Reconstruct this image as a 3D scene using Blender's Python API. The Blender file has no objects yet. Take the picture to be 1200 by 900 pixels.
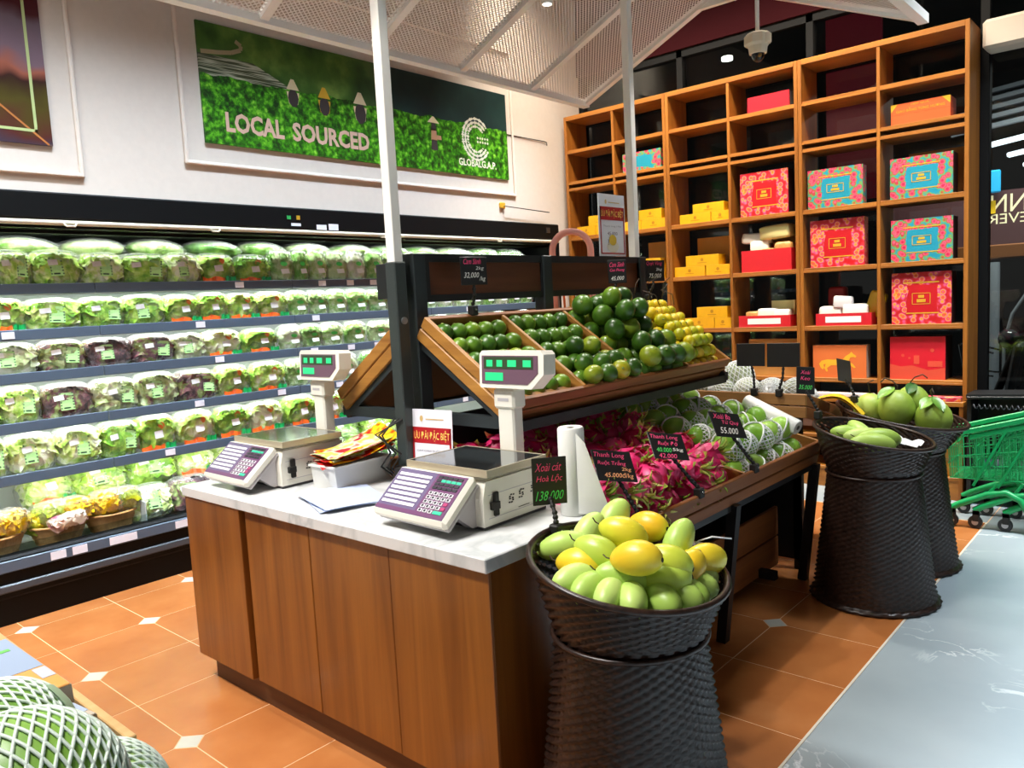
import bpy, math, random
from mathutils import Vector, Matrix, noise
from math import sin, cos, pi, radians, sqrt, atan2

S = bpy.context.scene
C = S.collection
RND = random.Random(7)

# ---------------------------------------------------------------- camera, world, lights
cam_d = bpy.data.cameras.new('camera')
cam_d.sensor_fit = 'HORIZONTAL'; cam_d.sensor_width = 36.0; cam_d.lens = 916.95 / 1200 * 36
cam_d.clip_start = 0.02; cam_d.clip_end = 100
cam = bpy.data.objects.new('camera', cam_d); C.objects.link(cam)
_R = Matrix(((0.751332, -0.029478, 0.659265), (0.657877, 0.112083, -0.744739), (-0.051939, 0.993262, 0.103604)))
cam.matrix_world = Matrix.Translation((0, 0, 1.42)) @ _R.to_4x4()
S.camera = cam

w = bpy.data.worlds.new('world'); S.world = w; w.use_nodes = True
w.node_tree.nodes['Background'].inputs[0].default_value = (1.0, 0.94, 0.88, 1)
w.node_tree.nodes['Background'].inputs[1].default_value = 0.22

S.view_settings.view_transform = 'Standard'
S.view_settings.look = 'None'
S.view_settings.gamma = 1.0
S.view_settings.use_curve_mapping = False
S.view_settings.exposure = 0.0

def area(name, loc, target, sx, sy, power, col=(1, 1, 1), spread=180):
    l = bpy.data.lights.new(name, 'AREA'); l.shape = 'RECTANGLE'; l.size = sx; l.size_y = sy
    l.energy = power; l.color = col; l.spread = radians(spread)
    o = bpy.data.objects.new(name, l); C.objects.link(o); o.location = loc
    z = (Vector(loc) - Vector(target)).normalized()
    if sx >= sy: x = Vector((1, 0, 0)); x = (x - z * x.dot(z)).normalized(); y = z.cross(x)
    else: y = Vector((0, 1, 0)); y = (y - z * y.dot(z)).normalized(); x = y.cross(z)
    o.rotation_euler = Matrix(((x.x, y.x, z.x), (x.y, y.y, z.y), (x.z, y.z, z.z))).to_euler()
    return o
COOL = (0.88, 0.95, 1.0); NEUT = (1.0, 0.97, 0.93); WARM = (1.0, 0.88, 0.72)
area('aisle_panel_light', (0.62, 2.8, 4.2), (0.62, 2.8, 0), 0.5, 5.2, 112, COOL, 39)
area('window_panel_light', (-0.2, 4.3, 4.2), (-0.8, 5.3, 0.4), 1.2, 0.3, 40, COOL, 70)  # fill light added to brighten the trolleys, no lamp known here
area('chiller_wash_light', (-3.36, 2.6, 4.2), (-4.25, 2.6, 1.0), 0.12, 5.2, 60, (.70, .85, 1.0), 40)
area('chiller_aisle_light', (-3.50, 2.4, 4.2), (-3.40, 2.4, 0), 0.12, 5.2, 14, NEUT, 60)
area('entrance_panel_light', (-2.5, -0.25, 4.2), (-2.4, 0.9, 0.6), 1.7, 0.35, 92, NEUT, 100)  # unseen fill light, added to brighten the counter front
area('bookcase_wash_light', (-2.6, 4.75, 4.2), (-2.6, 5.72, 1.4), 3.0, 0.25, 112, WARM, 100)

# ---------------------------------------------------------------- helpers
def lin(h):
    h = h.lstrip('#'); out = []
    for i in (0, 2, 4):
        c = int(h[i:i + 2], 16) / 255
        out.append(c / 12.92 if c <= 0.04045 else ((c + 0.055) / 1.055) ** 2.4)
    return (out[0], out[1], out[2], 1)

class MB:
    def __init__(self): self.v = []; self.f = []; self.m = []
    def add(self, vs, fs, mi=0, M=None):
        o = len(self.v)
        if M is not None: vs = [M @ Vector(p) for p in vs]
        self.v += [tuple(p) for p in vs]
        for q in fs: self.f.append([i + o for i in q]); self.m.append(mi)
        return self
    def box(self, a, b, bev=0.0, mi=0, M=None):
        x0, y0, z0 = [min(p, q) for p, q in zip(a, b)]; x1, y1, z1 = [max(p, q) for p, q in zip(a, b)]
        if bev <= 0:
            vs = [(x, y, z) for x in (x0, x1) for y in (y0, y1) for z in (z0, z1)]
            fs = [(0, 1, 3, 2), (4, 6, 7, 5), (0, 4, 5, 1), (2, 3, 7, 6), (0, 2, 6, 4), (1, 5, 7, 3)]
            return self.add(vs, fs, mi, M)
        bev = min(bev, (x1 - x0) * .45, (y1 - y0) * .45, (z1 - z0) * .45)
        vs = []; ix = {}
        for i, (x, sx) in enumerate(((x0, 1), (x1, -1))):
            for j, (y, sy) in enumerate(((y0, 1), (y1, -1))):
                for k, (z, sz) in enumerate(((z0, 1), (z1, -1))):
                    ix[i, j, k, 0] = len(vs); vs.append((x, y + sy * bev, z + sz * bev))
                    ix[i, j, k, 1] = len(vs); vs.append((x + sx * bev, y, z + sz * bev))
                    ix[i, j, k, 2] = len(vs); vs.append((x + sx * bev, y + sy * bev, z))
        I = ix; fs = []
        fs += [(I[0,0,0,0], I[0,0,1,0], I[0,1,1,0], I[0,1,0,0]), (I[1,0,0,0], I[1,1,0,0], I[1,1,1,0], I[1,0,1,0])]
        fs += [(I[0,0,0,1], I[1,0,0,1], I[1,0,1,1], I[0,0,1,1]), (I[0,1,0,1], I[0,1,1,1], I[1,1,1,1], I[1,1,0,1])]
        fs += [(I[0,0,0,2], I[0,1,0,2], I[1,1,0,2], I[1,0,0,2]), (I[0,0,1,2], I[1,0,1,2], I[1,1,1,2], I[0,1,1,2])]
        for k in (0, 1):
            for (i, j) in ((0, 0), (0, 1), (1, 0), (1, 1)): pass
        for i in (0, 1):
            for j in (0, 1):
                q = (I[i,j,0,0], I[i,j,0,1], I[i,j,1,1], I[i,j,1,0]); fs.append(q if (i + j) % 2 == 0 else q[::-1])
        for i in (0, 1):
            for k in (0, 1):
                q = (I[i,0,k,0], I[i,1,k,0], I[i,1,k,2], I[i,0,k,2]); fs.append(q if (i + k) % 2 == 0 else q[::-1])
        for j in (0, 1):
            for k in (0, 1):
                q = (I[0,j,k,1], I[0,j,k,2], I[1,j,k,2], I[1,j,k,1]); fs.append(q if (j + k) % 2 == 0 else q[::-1])
        for i in (0, 1):
            for j in (0, 1):
                for k in (0, 1):
                    q = (I[i,j,k,0], I[i,j,k,2], I[i,j,k,1]); fs.append(q if (i + j + k) % 2 == 0 else q[::-1])
        return self.add(vs, fs, mi, M)
    def tube(self, pts, r, n=8, mi=0, M=None, closed=False, cap=True):
        pts = [Vector(p) for p in pts]; N = len(pts); vs = []; fs = []
        rs = r if isinstance(r, (list, tuple)) else [r] * N
        up = None
        for i, p in enumerate(pts):
            if closed: t = pts[(i + 1) % N] - pts[i - 1]
            else: t = pts[min(i + 1, N - 1)] - pts[max(i - 1, 0)]
            if t.length < 1e-9: t = Vector((0, 0, 1))
            t.normalize()
            if up is None:
                up = Vector((0, 0, 1)) if abs(t.z) < .9 else Vector((1, 0, 0))
            a = up - t * up.dot(t)
            if a.length < 1e-6: a = t.orthogonal()
            a.normalize(); b = t.cross(a); up = a
            for k in range(n):
                an = 2 * pi * (k + .5) / n
                vs.append(p + (a * cos(an) + b * sin(an)) * rs[i])
        for i in range(N if closed else N - 1):
            j = (i + 1) % N
            for k in range(n):
                fs.append((i * n + k, i * n + (k + 1) % n, j * n + (k + 1) % n, j * n + k))
        if cap and not closed:
            fs.append(tuple(range(n - 1, -1, -1))); fs.append(tuple((N - 1) * n + k for k in range(n)))
        return self.add(vs, fs, mi, M)
    def bar(self, p, q, a, b, up=(0, 0, 1), mi=0, bev=0.0):
        """box-section bar from p to q: a = width across, b = height along up"""
        p = Vector(p); q = Vector(q); t = (q - p); L = t.length; t.normalize()
        u = Vector(up); u = (u - t * u.dot(t)).normalized(); s = t.cross(u)
        M = Matrix((( t.x, s.x, u.x, p.x), (t.y, s.y, u.y, p.y), (t.z, s.z, u.z, p.z), (0, 0, 0, 1)))
        return self.box((0, -a / 2, -b / 2), (L, a / 2, b / 2), bev, mi, M)
    def lathe(self, prof, n=24, c=(0, 0, 0), mi=0, M=None, sx=1, sy=1):
        vs = []; fs = []; c = Vector(c)
        for r, z in prof:
            for k in range(n):
                a = 2 * pi * k / n
                vs.append((c.x + r * cos(a) * sx, c.y + r * sin(a) * sy, c.z + z))
        for i in range(len(prof) - 1):
            for k in range(n):
                fs.append((i * n + k, i * n + (k + 1) % n, (i + 1) * n + (k + 1) % n, (i + 1) * n + k))
        return self.add(vs, fs, mi, M)
    def ball(self, c, r, nu=16, nv=10, mi=0, M=None, fn=None):
        rx, ry, rz = (r, r, r) if isinstance(r, (int, float)) else r
        vs = []; fs = []
        for j in range(nv + 1):
            ph = -pi / 2 + pi * j / nv
            if j in (0, nv): ds = [Vector((0, 0, -1 if j == 0 else 1))]
            else: ds = [Vector((cos(ph) * cos(2 * pi * i / nu), cos(ph) * sin(2 * pi * i / nu), sin(ph))) for i in range(nu)]
            for d in ds:
                s = fn(d) if fn else 1.0
                if isinstance(s, Vector): vs.append((c[0] + s.x * rx, c[1] + s.y * ry, c[2] + s.z * rz))
                else: vs.append((c[0] + d.x * rx * s, c[1] + d.y * ry * s, c[2] + d.z * rz * s))
        row = lambda j, i: 0 if j == 0 else (1 + (nv - 1) * nu if j == nv else 1 + (j - 1) * nu + i % nu)
        for j in range(nv):
            for i in range(nu):
                if j == 0: fs.append((0, row(1, i + 1), row(1, i)))
                elif j == nv - 1: fs.append((row(nv, 0), row(j, i), row(j, i + 1)))
                else: fs.append((row(j, i), row(j, i + 1), row(j + 1, i + 1), row(j + 1, i)))
        return self.add(vs, fs, mi, M)
    def prism(self, poly, t0, t1, M=None, mi=0):
        """poly in local XY, extruded along local Z from t0 to t1"""
        n = len(poly)
        vs = [(x, y, t0) for x, y in poly] + [(x, y, t1) for x, y in poly]
        fs = [tuple(range(n - 1, -1, -1)), tuple(range(n, 2 * n))]
        for i in range(n): fs.append((i, (i + 1) % n, n + (i + 1) % n, n + i))
        return self.add(vs, fs, mi, M)
    def grid(self, fn, nu, nv, mi=0, M=None):
        vs = [fn(i / nu, j / nv) for j in range(nv + 1) for i in range(nu + 1)]
        fs = [(j * (nu + 1) + i, j * (nu + 1) + i + 1, (j + 1) * (nu + 1) + i + 1, (j + 1) * (nu + 1) + i) for j in range(nv) for i in range(nu)]
        return self.add(vs, fs, mi, M)

def frame(o, r, u):
    """matrix with local x along r, y along u, z = r x u, origin o"""
    r = Vector(r).normalized(); u = Vector(u); u = (u - r * u.dot(r)).normalized(); n = r.cross(u); o = Vector(o)
    return Matrix(((r.x, u.x, n.x, o.x), (r.y, u.y, n.y, o.y), (r.z, u.z, n.z, o.z), (0, 0, 0, 1)))

def mesh(name, mb, mats, smooth=0.0):
    me = bpy.data.meshes.new(name); me.from_pydata(mb.v, [], mb.f)
    for m in (mats if isinstance(mats, (list, tuple)) else [mats]): me.materials.append(m)
    if any(mb.m): me.polygons.foreach_set('material_index', mb.m)
    if smooth:
        me.polygons.foreach_set('use_smooth', [True] * len(me.polygons))
        if smooth < 3: 
            try: me.set_sharp_from_angle(angle=smooth)
            except Exception: pass
    me.update()
    return me

def wloc(o):
    v = Vector((0, 0, 0))
    while o is not None: v = v + o.location; o = o.parent
    return v

def tag(o, label=None, cat=None, group=None, kind=None):
    if label: o['label'] = label
    if cat: o['category'] = cat
    if group: o['group'] = group
    if kind: o['kind'] = kind
    return o

def put(name, me, parent=None, loc=(0, 0, 0), rot=(0, 0, 0), sc=None):
    o = bpy.data.objects.new(name, me); C.objects.link(o); o.parent = parent
    o.location = loc; o.rotation_euler = rot
    if sc is not None: o.scale = (sc, sc, sc) if isinstance(sc, (int, float)) else sc
    return o

def part(name, mb, mats, parent=None, smooth=0.0, local=False, label=None):
    """mesh given in world coordinates (local=False) or in the parent's coordinates"""
    o = put(name, mesh(name, mb, mats, smooth), parent)
    if parent is not None and not local: o.location = -wloc(parent)
    if label: o['label'] = label
    return o

def thing(name, label, cat, loc=(0, 0, 0), rz=0, group=None, kind=None):
    o = bpy.data.objects.new(name, None); C.objects.link(o); o.location = loc; o.rotation_euler = (0, 0, rz)
    o.empty_display_size = 0.05
    return tag(o, label, cat, group, kind)

def struct(name, mb, mats, smooth=0.0, label=None):
    o = part(name, mb, mats, None, smooth); o['kind'] = 'structure'
    if label: o['label'] = label
    return o

def single(name, mb, mats, label, cat, loc, rot=(0, 0, 0), smooth=0.0, group=None, sc=None):
    o = put(name, mesh(name, mb, mats, smooth), None, loc, rot, sc)
    return tag(o, label, cat, group)

def dup(root, loc, rot=(0, 0, 0), sc=None, label=None, group=None):
    r = root.copy(); C.objects.link(r); r.location = loc; r.rotation_euler = rot
    if sc is not None: r.scale = (sc, sc, sc) if isinstance(sc, (int, float)) else sc
    if label: r['label'] = label
    if group: r['group'] = group
    for ch in root.children:
        c = ch.copy(); C.objects.link(c); c.parent = r
        for g in ch.children:
            d = g.copy(); C.objects.link(d); d.parent = c
    return r

_TX = {}
def text_data(s, bold=0.0):
    key = (s, bold)
    if key in _TX: return _TX[key]
    cu = bpy.data.curves.new('lettering', 'FONT'); cu.body = s; cu.size = 1; cu.resolution_u = 2; cu.offset = bold
    cu.align_x = 'CENTER'; cu.align_y = 'CENTER'
    o = bpy.data.objects.new('lettering', cu); C.objects.link(o)
    bpy.context.view_layer.update()
    me = bpy.data.meshes.new_from_object(o.evaluated_get(bpy.context.evaluated_depsgraph_get()))
    vs = [tuple(v.co) for v in me.vertices]; fs = [tuple(p.vertices) for p in me.polygons]
    bpy.data.objects.remove(o); bpy.data.curves.remove(cu); bpy.data.meshes.remove(me)
    if vs:
        x0 = min(v[0] for v in vs); x1 = max(v[0] for v in vs); y0 = min(v[1] for v in vs); y1 = max(v[1] for v in vs)
        vs = [((x - (x0 + x1) / 2) / max(x1 - x0, 1e-6), (y - (y0 + y1) / 2) / max(y1 - y0, 1e-6), 0) for x, y, z in vs]
    _TX[key] = (vs, fs); return _TX[key]

def lettering(mb, s, M, cx, cy, wd, ht, lift=0.0006, mi=0, shear=0.0, bold=0.0):
    """flat lettering centred at (cx, cy) of the plane M, wd wide and ht tall"""
    vs, fs = text_data(s, bold)
    mb.add([(cx + x * wd + shear * y * ht, cy + y * ht, lift) for x, y, z in vs], fs, mi, M)
    return mb

# ---------------------------------------------------------------- materials
def new_mat(name):
    m = bpy.data.materials.new(name); m.use_nodes = True
    nt = m.node_tree; b = nt.nodes['Principled BSDF']
    return m, nt, b

def N(nt, typ, **kw):
    n = nt.nodes.new(typ)
    for k, v in kw.items():
        if k.startswith('i_'): n.inputs[k[2:]].default_value = v
        else: setattr(n, k, v)
    return n

def plain(name, col, rough=0.5, metal=0.0, bump=0.0, bscale=60.0, var=0.0, spec=None, emit=None, estr=1.0, coat=0.0):
    m, nt, b = new_mat(name)
    c = lin(col) if isinstance(col, str) else col
    b.inputs['Base Color'].default_value = c; b.inputs['Roughness'].default_value = rough; b.inputs['Metallic'].default_value = metal
    if spec is not None: b.inputs['Specular IOR Level'].default_value = spec
    if coat: b.inputs['Coat Weight'].default_value = coat
    if emit: b.inputs['Emission Color'].default_value = lin(emit); b.inputs['Emission Strength'].default_value = estr
    if bump or var:
        tc = N(nt, 'ShaderNodeTexCoord'); nz = N(nt, 'ShaderNodeTexNoise'); nz.inputs['Scale'].default_value = bscale
        nz.inputs['Detail'].default_value = 4; nt.links.new(tc.outputs['Object'], nz.inputs['Vector'])
        if bump:
            bp = N(nt, 'ShaderNodeBump'); bp.inputs['Strength'].default_value = bump; bp.inputs['Distance'].default_value = 0.004
            nt.links.new(nz.outputs['Fac'], bp.inputs['Height']); nt.links.new(bp.outputs['Normal'], b.inputs['Normal'])
        if var:
            r = N(nt, 'ShaderNodeValToRGB'); e = r.color_ramp.elements
            e[0].position = .3; e[1].position = .7
            e[0].color = tuple(x * (1 - var) for x in c[:3]) + (1,); e[1].color = tuple(min(1, x * (1 + var)) for x in c[:3]) + (1,)
            nt.links.new(nz.outputs['Fac'], r.inputs['Fac']); nt.links.new(r.outputs['Color'], b.inputs['Base Color'])
    return m

def ramp(nt, stops, fac):
    r = N(nt, 'ShaderNodeValToRGB'); el = r.color_ramp.elements
    while len(el) < len(stops): el.new(.5)
    for e, (p, c) in zip(el, stops): e.position = p; e.color = lin(c) if isinstance(c, str) else c
    nt.links.new(fac, r.inputs['Fac']); return r.outputs['Color']

def wood(name, c1, c2, axis='z', scale=1.0, rough=0.38, coat=0.0):
    m, nt, b = new_mat(name)
    tc = N(nt, 'ShaderNodeTexCoord'); mp = N(nt, 'ShaderNodeMapping')
    s = [26 * scale] * 3; s['xyz'.index(axis)] = 1.3 * scale
    mp.inputs['Scale'].default_value = s
    oi = N(nt, 'ShaderNodeObjectInfo'); ad = N(nt, 'ShaderNodeVectorMath', operation='ADD')
    cb = N(nt, 'ShaderNodeCombineXYZ'); ml = N(nt, 'ShaderNodeMath', operation='MULTIPLY'); ml.inputs[1].default_value = 9.0
    nt.links.new(oi.outputs['Random'], ml.inputs[0])
    for k in range(3): nt.links.new(ml.outputs[0], cb.inputs[k])
    nt.links.new(tc.outputs['Object'], ad.inputs[0]); nt.links.new(cb.outputs[0], ad.inputs[1])
    nt.links.new(ad.outputs[0], mp.inputs['Vector'])
    nz = N(nt, 'ShaderNodeTexNoise'); nz.inputs['Scale'].default_value = 1.0; nz.inputs['Detail'].default_value = 6; nz.inputs['Roughness'].default_value = .62
    nz.inputs['Distortion'].default_value = .6
    nt.links.new(mp.outputs['Vector'], nz.inputs['Vector'])
    nt.links.new(ramp(nt, [(.28, c1), (.72, c2)], nz.outputs['Fac']), b.inputs['Base Color'])
    b.inputs['Roughness'].default_value = rough
    if coat: b.inputs['Coat Weight'].default_value = coat; b.inputs['Coat Roughness'].default_value = .2
    bp = N(nt, 'ShaderNodeBump'); bp.inputs['Strength'].default_value = .12; bp.inputs['Distance'].default_value = .003
    nt.links.new(nz.outputs['Fac'], bp.inputs['Height']); nt.links.new(bp.outputs['Normal'], b.inputs['Normal'])
    return m

def mottled(name, stops, scale, rough=.45, bump=.3, bscale=180.0, rand=.35, spec=.5, detail=3.0, sss=0.0, dist=.002):
    """skin of a fruit or a leaf: noise colour shifted per object, fine bump"""
    m, nt, b = new_mat(name)
    tc = N(nt, 'ShaderNodeTexCoord'); oi = N(nt, 'ShaderNodeObjectInfo')
    nz = N(nt, 'ShaderNodeTexNoise', noise_dimensions='4D'); nz.inputs['Scale'].default_value = scale; nz.inputs['Detail'].default_value = detail
    ml = N(nt, 'ShaderNodeMath', operation='MULTIPLY'); ml.inputs[1].default_value = 40
    nt.links.new(oi.outputs['Random'], ml.inputs[0]); nt.links.new(ml.outputs[0], nz.inputs['W'])
    nt.links.new(tc.outputs['Object'], nz.inputs['Vector'])
    sh = N(nt, 'ShaderNodeMath', operation='MULTIPLY_ADD'); sh.inputs[1].default_value = rand; 
    nt.links.new(oi.outputs['Random'], sh.inputs[0])
    ofs = N(nt, 'ShaderNodeMath', operation='SUBTRACT'); ofs.inputs[1].default_value = rand / 2
    nt.links.new(nz.outputs['Fac'], ofs.inputs[0]); nt.links.new(ofs.outputs[0], sh.inputs[2])
    nt.links.new(ramp(nt, stops, sh.outputs[0]), b.inputs['Base Color'])
    b.inputs['Roughness'].default_value = rough; b.inputs['Specular IOR Level'].default_value = spec
    if sss: b.inputs['Subsurface Weight'].default_value = sss; b.inputs['Subsurface Radius'].default_value = (.01, .01, .004); b.inputs['Subsurface Scale'].default_value = .5
    if bump:
        n2 = N(nt, 'ShaderNodeTexNoise'); n2.inputs['Scale'].default_value = bscale; n2.inputs['Detail'].default_value = 2
        nt.links.new(tc.outputs['Object'], n2.inputs['Vector'])
        bp = N(nt, 'ShaderNodeBump'); bp.inputs['Strength'].default_value = bump; bp.inputs['Distance'].default_value = dist
        nt.links.new(n2.outputs['Fac'], bp.inputs['Height']); nt.links.new(bp.outputs['Normal'], b.inputs['Normal'])
    return m

def film(name, tint='#ffffff', amount=.16, rough=.12, scale=22):
    """clear crumpled plastic film: see-through with a glossy sheen and a little milky haze"""
    m, nt, b = new_mat(name)
    nt.nodes.remove(b); out = nt.nodes['Material Output']
    tr = N(nt, 'ShaderNodeBsdfTransparent'); gl = N(nt, 'ShaderNodeBsdfGlossy'); df = N(nt, 'ShaderNodeBsdfDiffuse')
    df.inputs['Color'].default_value = lin(tint); gl.inputs['Roughness'].default_value = rough
    tc = N(nt, 'ShaderNodeTexCoord'); nz = N(nt, 'ShaderNodeTexNoise'); nz.inputs['Scale'].default_value = scale; nz.inputs['Detail'].default_value = 3
    nz.inputs['Distortion'].default_value = 1.2
    nt.links.new(tc.outputs['Object'], nz.inputs['Vector'])
    bp = N(nt, 'ShaderNodeBump'); bp.inputs['Strength'].default_value = .8; bp.inputs['Distance'].default_value = .012
    nt.links.new(nz.outputs['Fac'], bp.inputs['Height']); nt.links.new(bp.outputs['Normal'], gl.inputs['Normal'])
    lw = N(nt, 'ShaderNodeLayerWeight'); lw.inputs['Blend'].default_value = .35; nt.links.new(bp.outputs['Normal'], lw.inputs['Normal'])
    m1 = N(nt, 'ShaderNodeMixShader'); m1.inputs[0].default_value = .45
    nt.links.new(gl.outputs[0], m1.inputs[1]); nt.links.new(df.outputs[0], m1.inputs[2])
    ma = N(nt, 'ShaderNodeMath', operation='MULTIPLY_ADD'); ma.inputs[1].default_value = .45; ma.inputs[2].default_value = amount
    nt.links.new(lw.outputs['Facing'], ma.inputs[0])
    m2 = N(nt, 'ShaderNodeMixShader'); nt.links.new(ma.outputs[0], m2.inputs[0])
    nt.links.new(tr.outputs[0], m2.inputs[1]); nt.links.new(m1.outputs[0], m2.inputs[2]); nt.links.new(m2.outputs[0], out.inputs['Surface'])
    return m

def glass_pane(name, tint='#e8f0f0', refl=.12):
    m, nt, b = new_mat(name)
    nt.nodes.remove(b); out = nt.nodes['Material Output']
    tr = N(nt, 'ShaderNodeBsdfTransparent'); gl = N(nt, 'ShaderNodeBsdfGlossy'); gl.inputs['Roughness'].default_value = .02
    tr.inputs['Color'].default_value = lin(tint)
    fr = N(nt, 'ShaderNodeFresnel'); fr.inputs['IOR'].default_value = 1.5
    mx = N(nt, 'ShaderNodeMixShader')
    nt.links.new(fr.outputs[0], mx.inputs[0]); nt.links.new(tr.outputs[0], mx.inputs[1]); nt.links.new(gl.outputs[0], mx.inputs[2])
    nt.links.new(mx.outputs[0], out.inputs['Surface'])
    return m

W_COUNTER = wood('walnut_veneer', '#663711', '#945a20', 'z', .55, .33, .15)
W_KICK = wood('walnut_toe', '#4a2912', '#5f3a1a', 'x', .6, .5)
W_CRATE = wood('crate_plank', '#85561f', '#b58038', 'x', .8, .5)
W_CRATEY = wood('crate_plank_long', '#74421f', '#9a5f30', 'y', .8, .5)
W_PANEL = wood('dark_back_board', '#4a2716', '#6a3c24', 'y', .7, .4)
W_CASE = wood('bookcase_oak', '#7e4916', '#ad6f28', 'x', .7, .42)
W_CASEV = wood('bookcase_oak_upright', '#784514', '#a66926', 'z', .7, .42)
W_PALE = wood('pale_pine', '#b98f58', '#d6b27c', 'y', .8, .55)
BLACK = plain('black_powder_coat', '#17191b', .45, .0)
FRAME = plain('charcoal_steel', '#2b3234', .42, .2)
FRAMEG = plain('grey_steel_post', '#3d4443', .4, .3)
WHITEM = plain('white_powder_coat', '#e9e7e2', .35)
WHITEP = plain('white_plastic', '#ece8dc', .32)
GREYP = plain('light_grey_plastic', '#bdb8bb', .4)
STEEL = plain('brushed_steel', '#b9bec0', .28, .9)
CHROME = plain('chrome', '#cfd3d6', .12, 1.0)
PAPER = plain('white_paper', '#eeeef0', .7)
INKBLK = plain('black_ink', '#15130f', .6)
INKRED = plain('red_ink', '#c01a24', .6)
PINKCH = plain('pink_chalk', '#ff4f86', .8)
WHITECH = plain('white_chalk', '#f2efe8', .8)
ORANGECH = plain('orange_chalk', '#ffb27a', .8)
GREENCH = plain('green_chalk', '#57e06a', .8)
CARD = plain('black_chalk_card', '#141414', .45)
GOLD = plain('gold_foil', '#e8b93a', .35, .4)
# ================================================================ THE SETTING
def marble_mat():
    m, nt, b = new_mat('grey_marble_floor')
    tc = N(nt, 'ShaderNodeTexCoord'); n1 = N(nt, 'ShaderNodeTexNoise'); n1.inputs['Scale'].default_value = 1.1; n1.inputs['Detail'].default_value = 5
    nt.links.new(tc.outputs['Object'], n1.inputs['Vector'])
    base = ramp(nt, [(.3, '#8d9ba3'), (.7, '#a5b1b7')], n1.outputs['Fac'])
    n2 = N(nt, 'ShaderNodeTexNoise'); n2.inputs['Scale'].default_value = 2.6; n2.inputs['Detail'].default_value = 6; n2.inputs['Distortion'].default_value = 1.6
    nt.links.new(tc.outputs['Object'], n2.inputs['Vector'])
    vein = ramp(nt, [(.485, (0, 0, 0, 1)), (.5, (1, 1, 1, 1)), (.515, (0, 0, 0, 1))], n2.outputs['Fac'])
    n3 = N(nt, 'ShaderNodeTexNoise'); n3.inputs['Scale'].default_value = 1.7; nt.links.new(tc.outputs['Object'], n3.inputs['Vector'])
    msk = ramp(nt, [(.52, (0, 0, 0, 1)), (.68, (1, 1, 1, 1))], n3.outputs['Fac'])
    mu = N(nt, 'ShaderNodeMath', operation='MULTIPLY'); nt.links.new(vein, mu.inputs[0]); nt.links.new(msk, mu.inputs[1])
    mx = N(nt, 'ShaderNodeMix', data_type='RGBA'); mx.inputs[7].default_value = lin('#dfe6ea')
    nt.links.new(mu.outputs[0], mx.inputs[0]); nt.links.new(base, mx.inputs[6]); nt.links.new(mx.outputs[2], b.inputs['Base Color'])
    b.inputs['Roughness'].default_value = .22
    return m
def terracotta_mat():
    m, nt, b = new_mat('terracotta_tile')
    tc = N(nt, 'ShaderNodeTexCoord'); n1 = N(nt, 'ShaderNodeTexNoise', noise_dimensions='4D'); n1.inputs['Scale'].default_value = 4.5; n1.inputs['Detail'].default_value = 6
    oi = N(nt, 'ShaderNodeObjectInfo'); ml = N(nt, 'ShaderNodeMath', operation='MULTIPLY'); ml.inputs[1].default_value = 30
    nt.links.new(oi.outputs['Random'], ml.inputs[0]); nt.links.new(ml.outputs[0], n1.inputs['W'])
    nt.links.new(tc.outputs['Object'], n1.inputs['Vector'])
    nt.links.new(ramp(nt, [(.25, '#a26032'), (.55, '#b06e3c'), (.8, '#bd7c4a')], n1.outputs['Fac']), b.inputs['Base Color'])
    b.inputs['Roughness'].default_value = .26
    return m
MARBLE = marble_mat(); TERRA = terracotta_mat()
DIAM = plain('grey_diamond_tile', '#b9b8ae', .3, var=.06, bscale=9)
GROUT = plain('floor_grout', '#dcb288', .7)
T = 0.4; GX = -4.131; GY = 1.118; XB = -0.905; YE = 5.13
fl = struct('floor', MB().box((-6.0, -3.0, -.12), (4.5, 6.0, -.0007)), GROUT, label='store floor of terracotta tiles beside grey marble')
mar = part('marble_field', MB().box((XB + .006, -3.0, -.1), (4.5, 6.0, 0.0)), MARBLE, fl, label='polished grey marble with white veins')
part('marble_field', MB().box((-6.0, YE, -.1), (XB, 6.0, 0.0)), MARBLE, fl)
part('edge_strip', MB().box((XB - .003, -1.0, -.1), (XB + .005, YE, .0012)), plain('pale_edge', '#d9d2c4', .4), fl)
_tile = {}
def tile_mesh(par, w):
    k = (par, round(w, 3))
    if k in _tile: return _tile[k]
    g = .0022; c = .052
    x0, x1, y0, y1 = g, w - g, g, T - g
    e_ = w > T + .001                                  # last column: straight edge against the marble
    if e_: poly = [(x0 + c, y0), (x1, y0), (x1, y1), (x0, y1), (x0, y0 + c)] if par else [(x0, y0), (x1, y0), (x1, y1), (x0 + c, y1), (x0, y1 - c)]
    elif par: poly = [(x0 + c, y0), (x1, y0), (x1, y1 - c), (x1 - c, y1), (x0, y1), (x0, y0 + c)]
    else: poly = [(x0, y0), (x1 - c, y0), (x1, y0 + c), (x1, y1), (x0 + c, y1), (x0, y1 - c)]
    _tile[k] = mesh('floor_tile', MB().prism(poly, -.03, 0.0), TERRA); return _tile[k]
dia = mesh('diamond_tile', MB().prism([(-.05, 0), (0, -.05), (.05, 0), (0, .05)], -.03, .0003), DIAM)
for i in range(-1, 8):
    for j in range(-2, 10):
        x = GX + i * T; y = GY + j * T
        wd = T if i < 7 else XB - .003 - x
        if i == 7 or x + wd <= XB:
            put('floor_tile', tile_mesh((i + j) % 2 == 0, wd), fl, (x, y, 0))
        if (i + j) % 2 == 0: put('diamond_tile', dia, fl, (x, y, 0))

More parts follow.
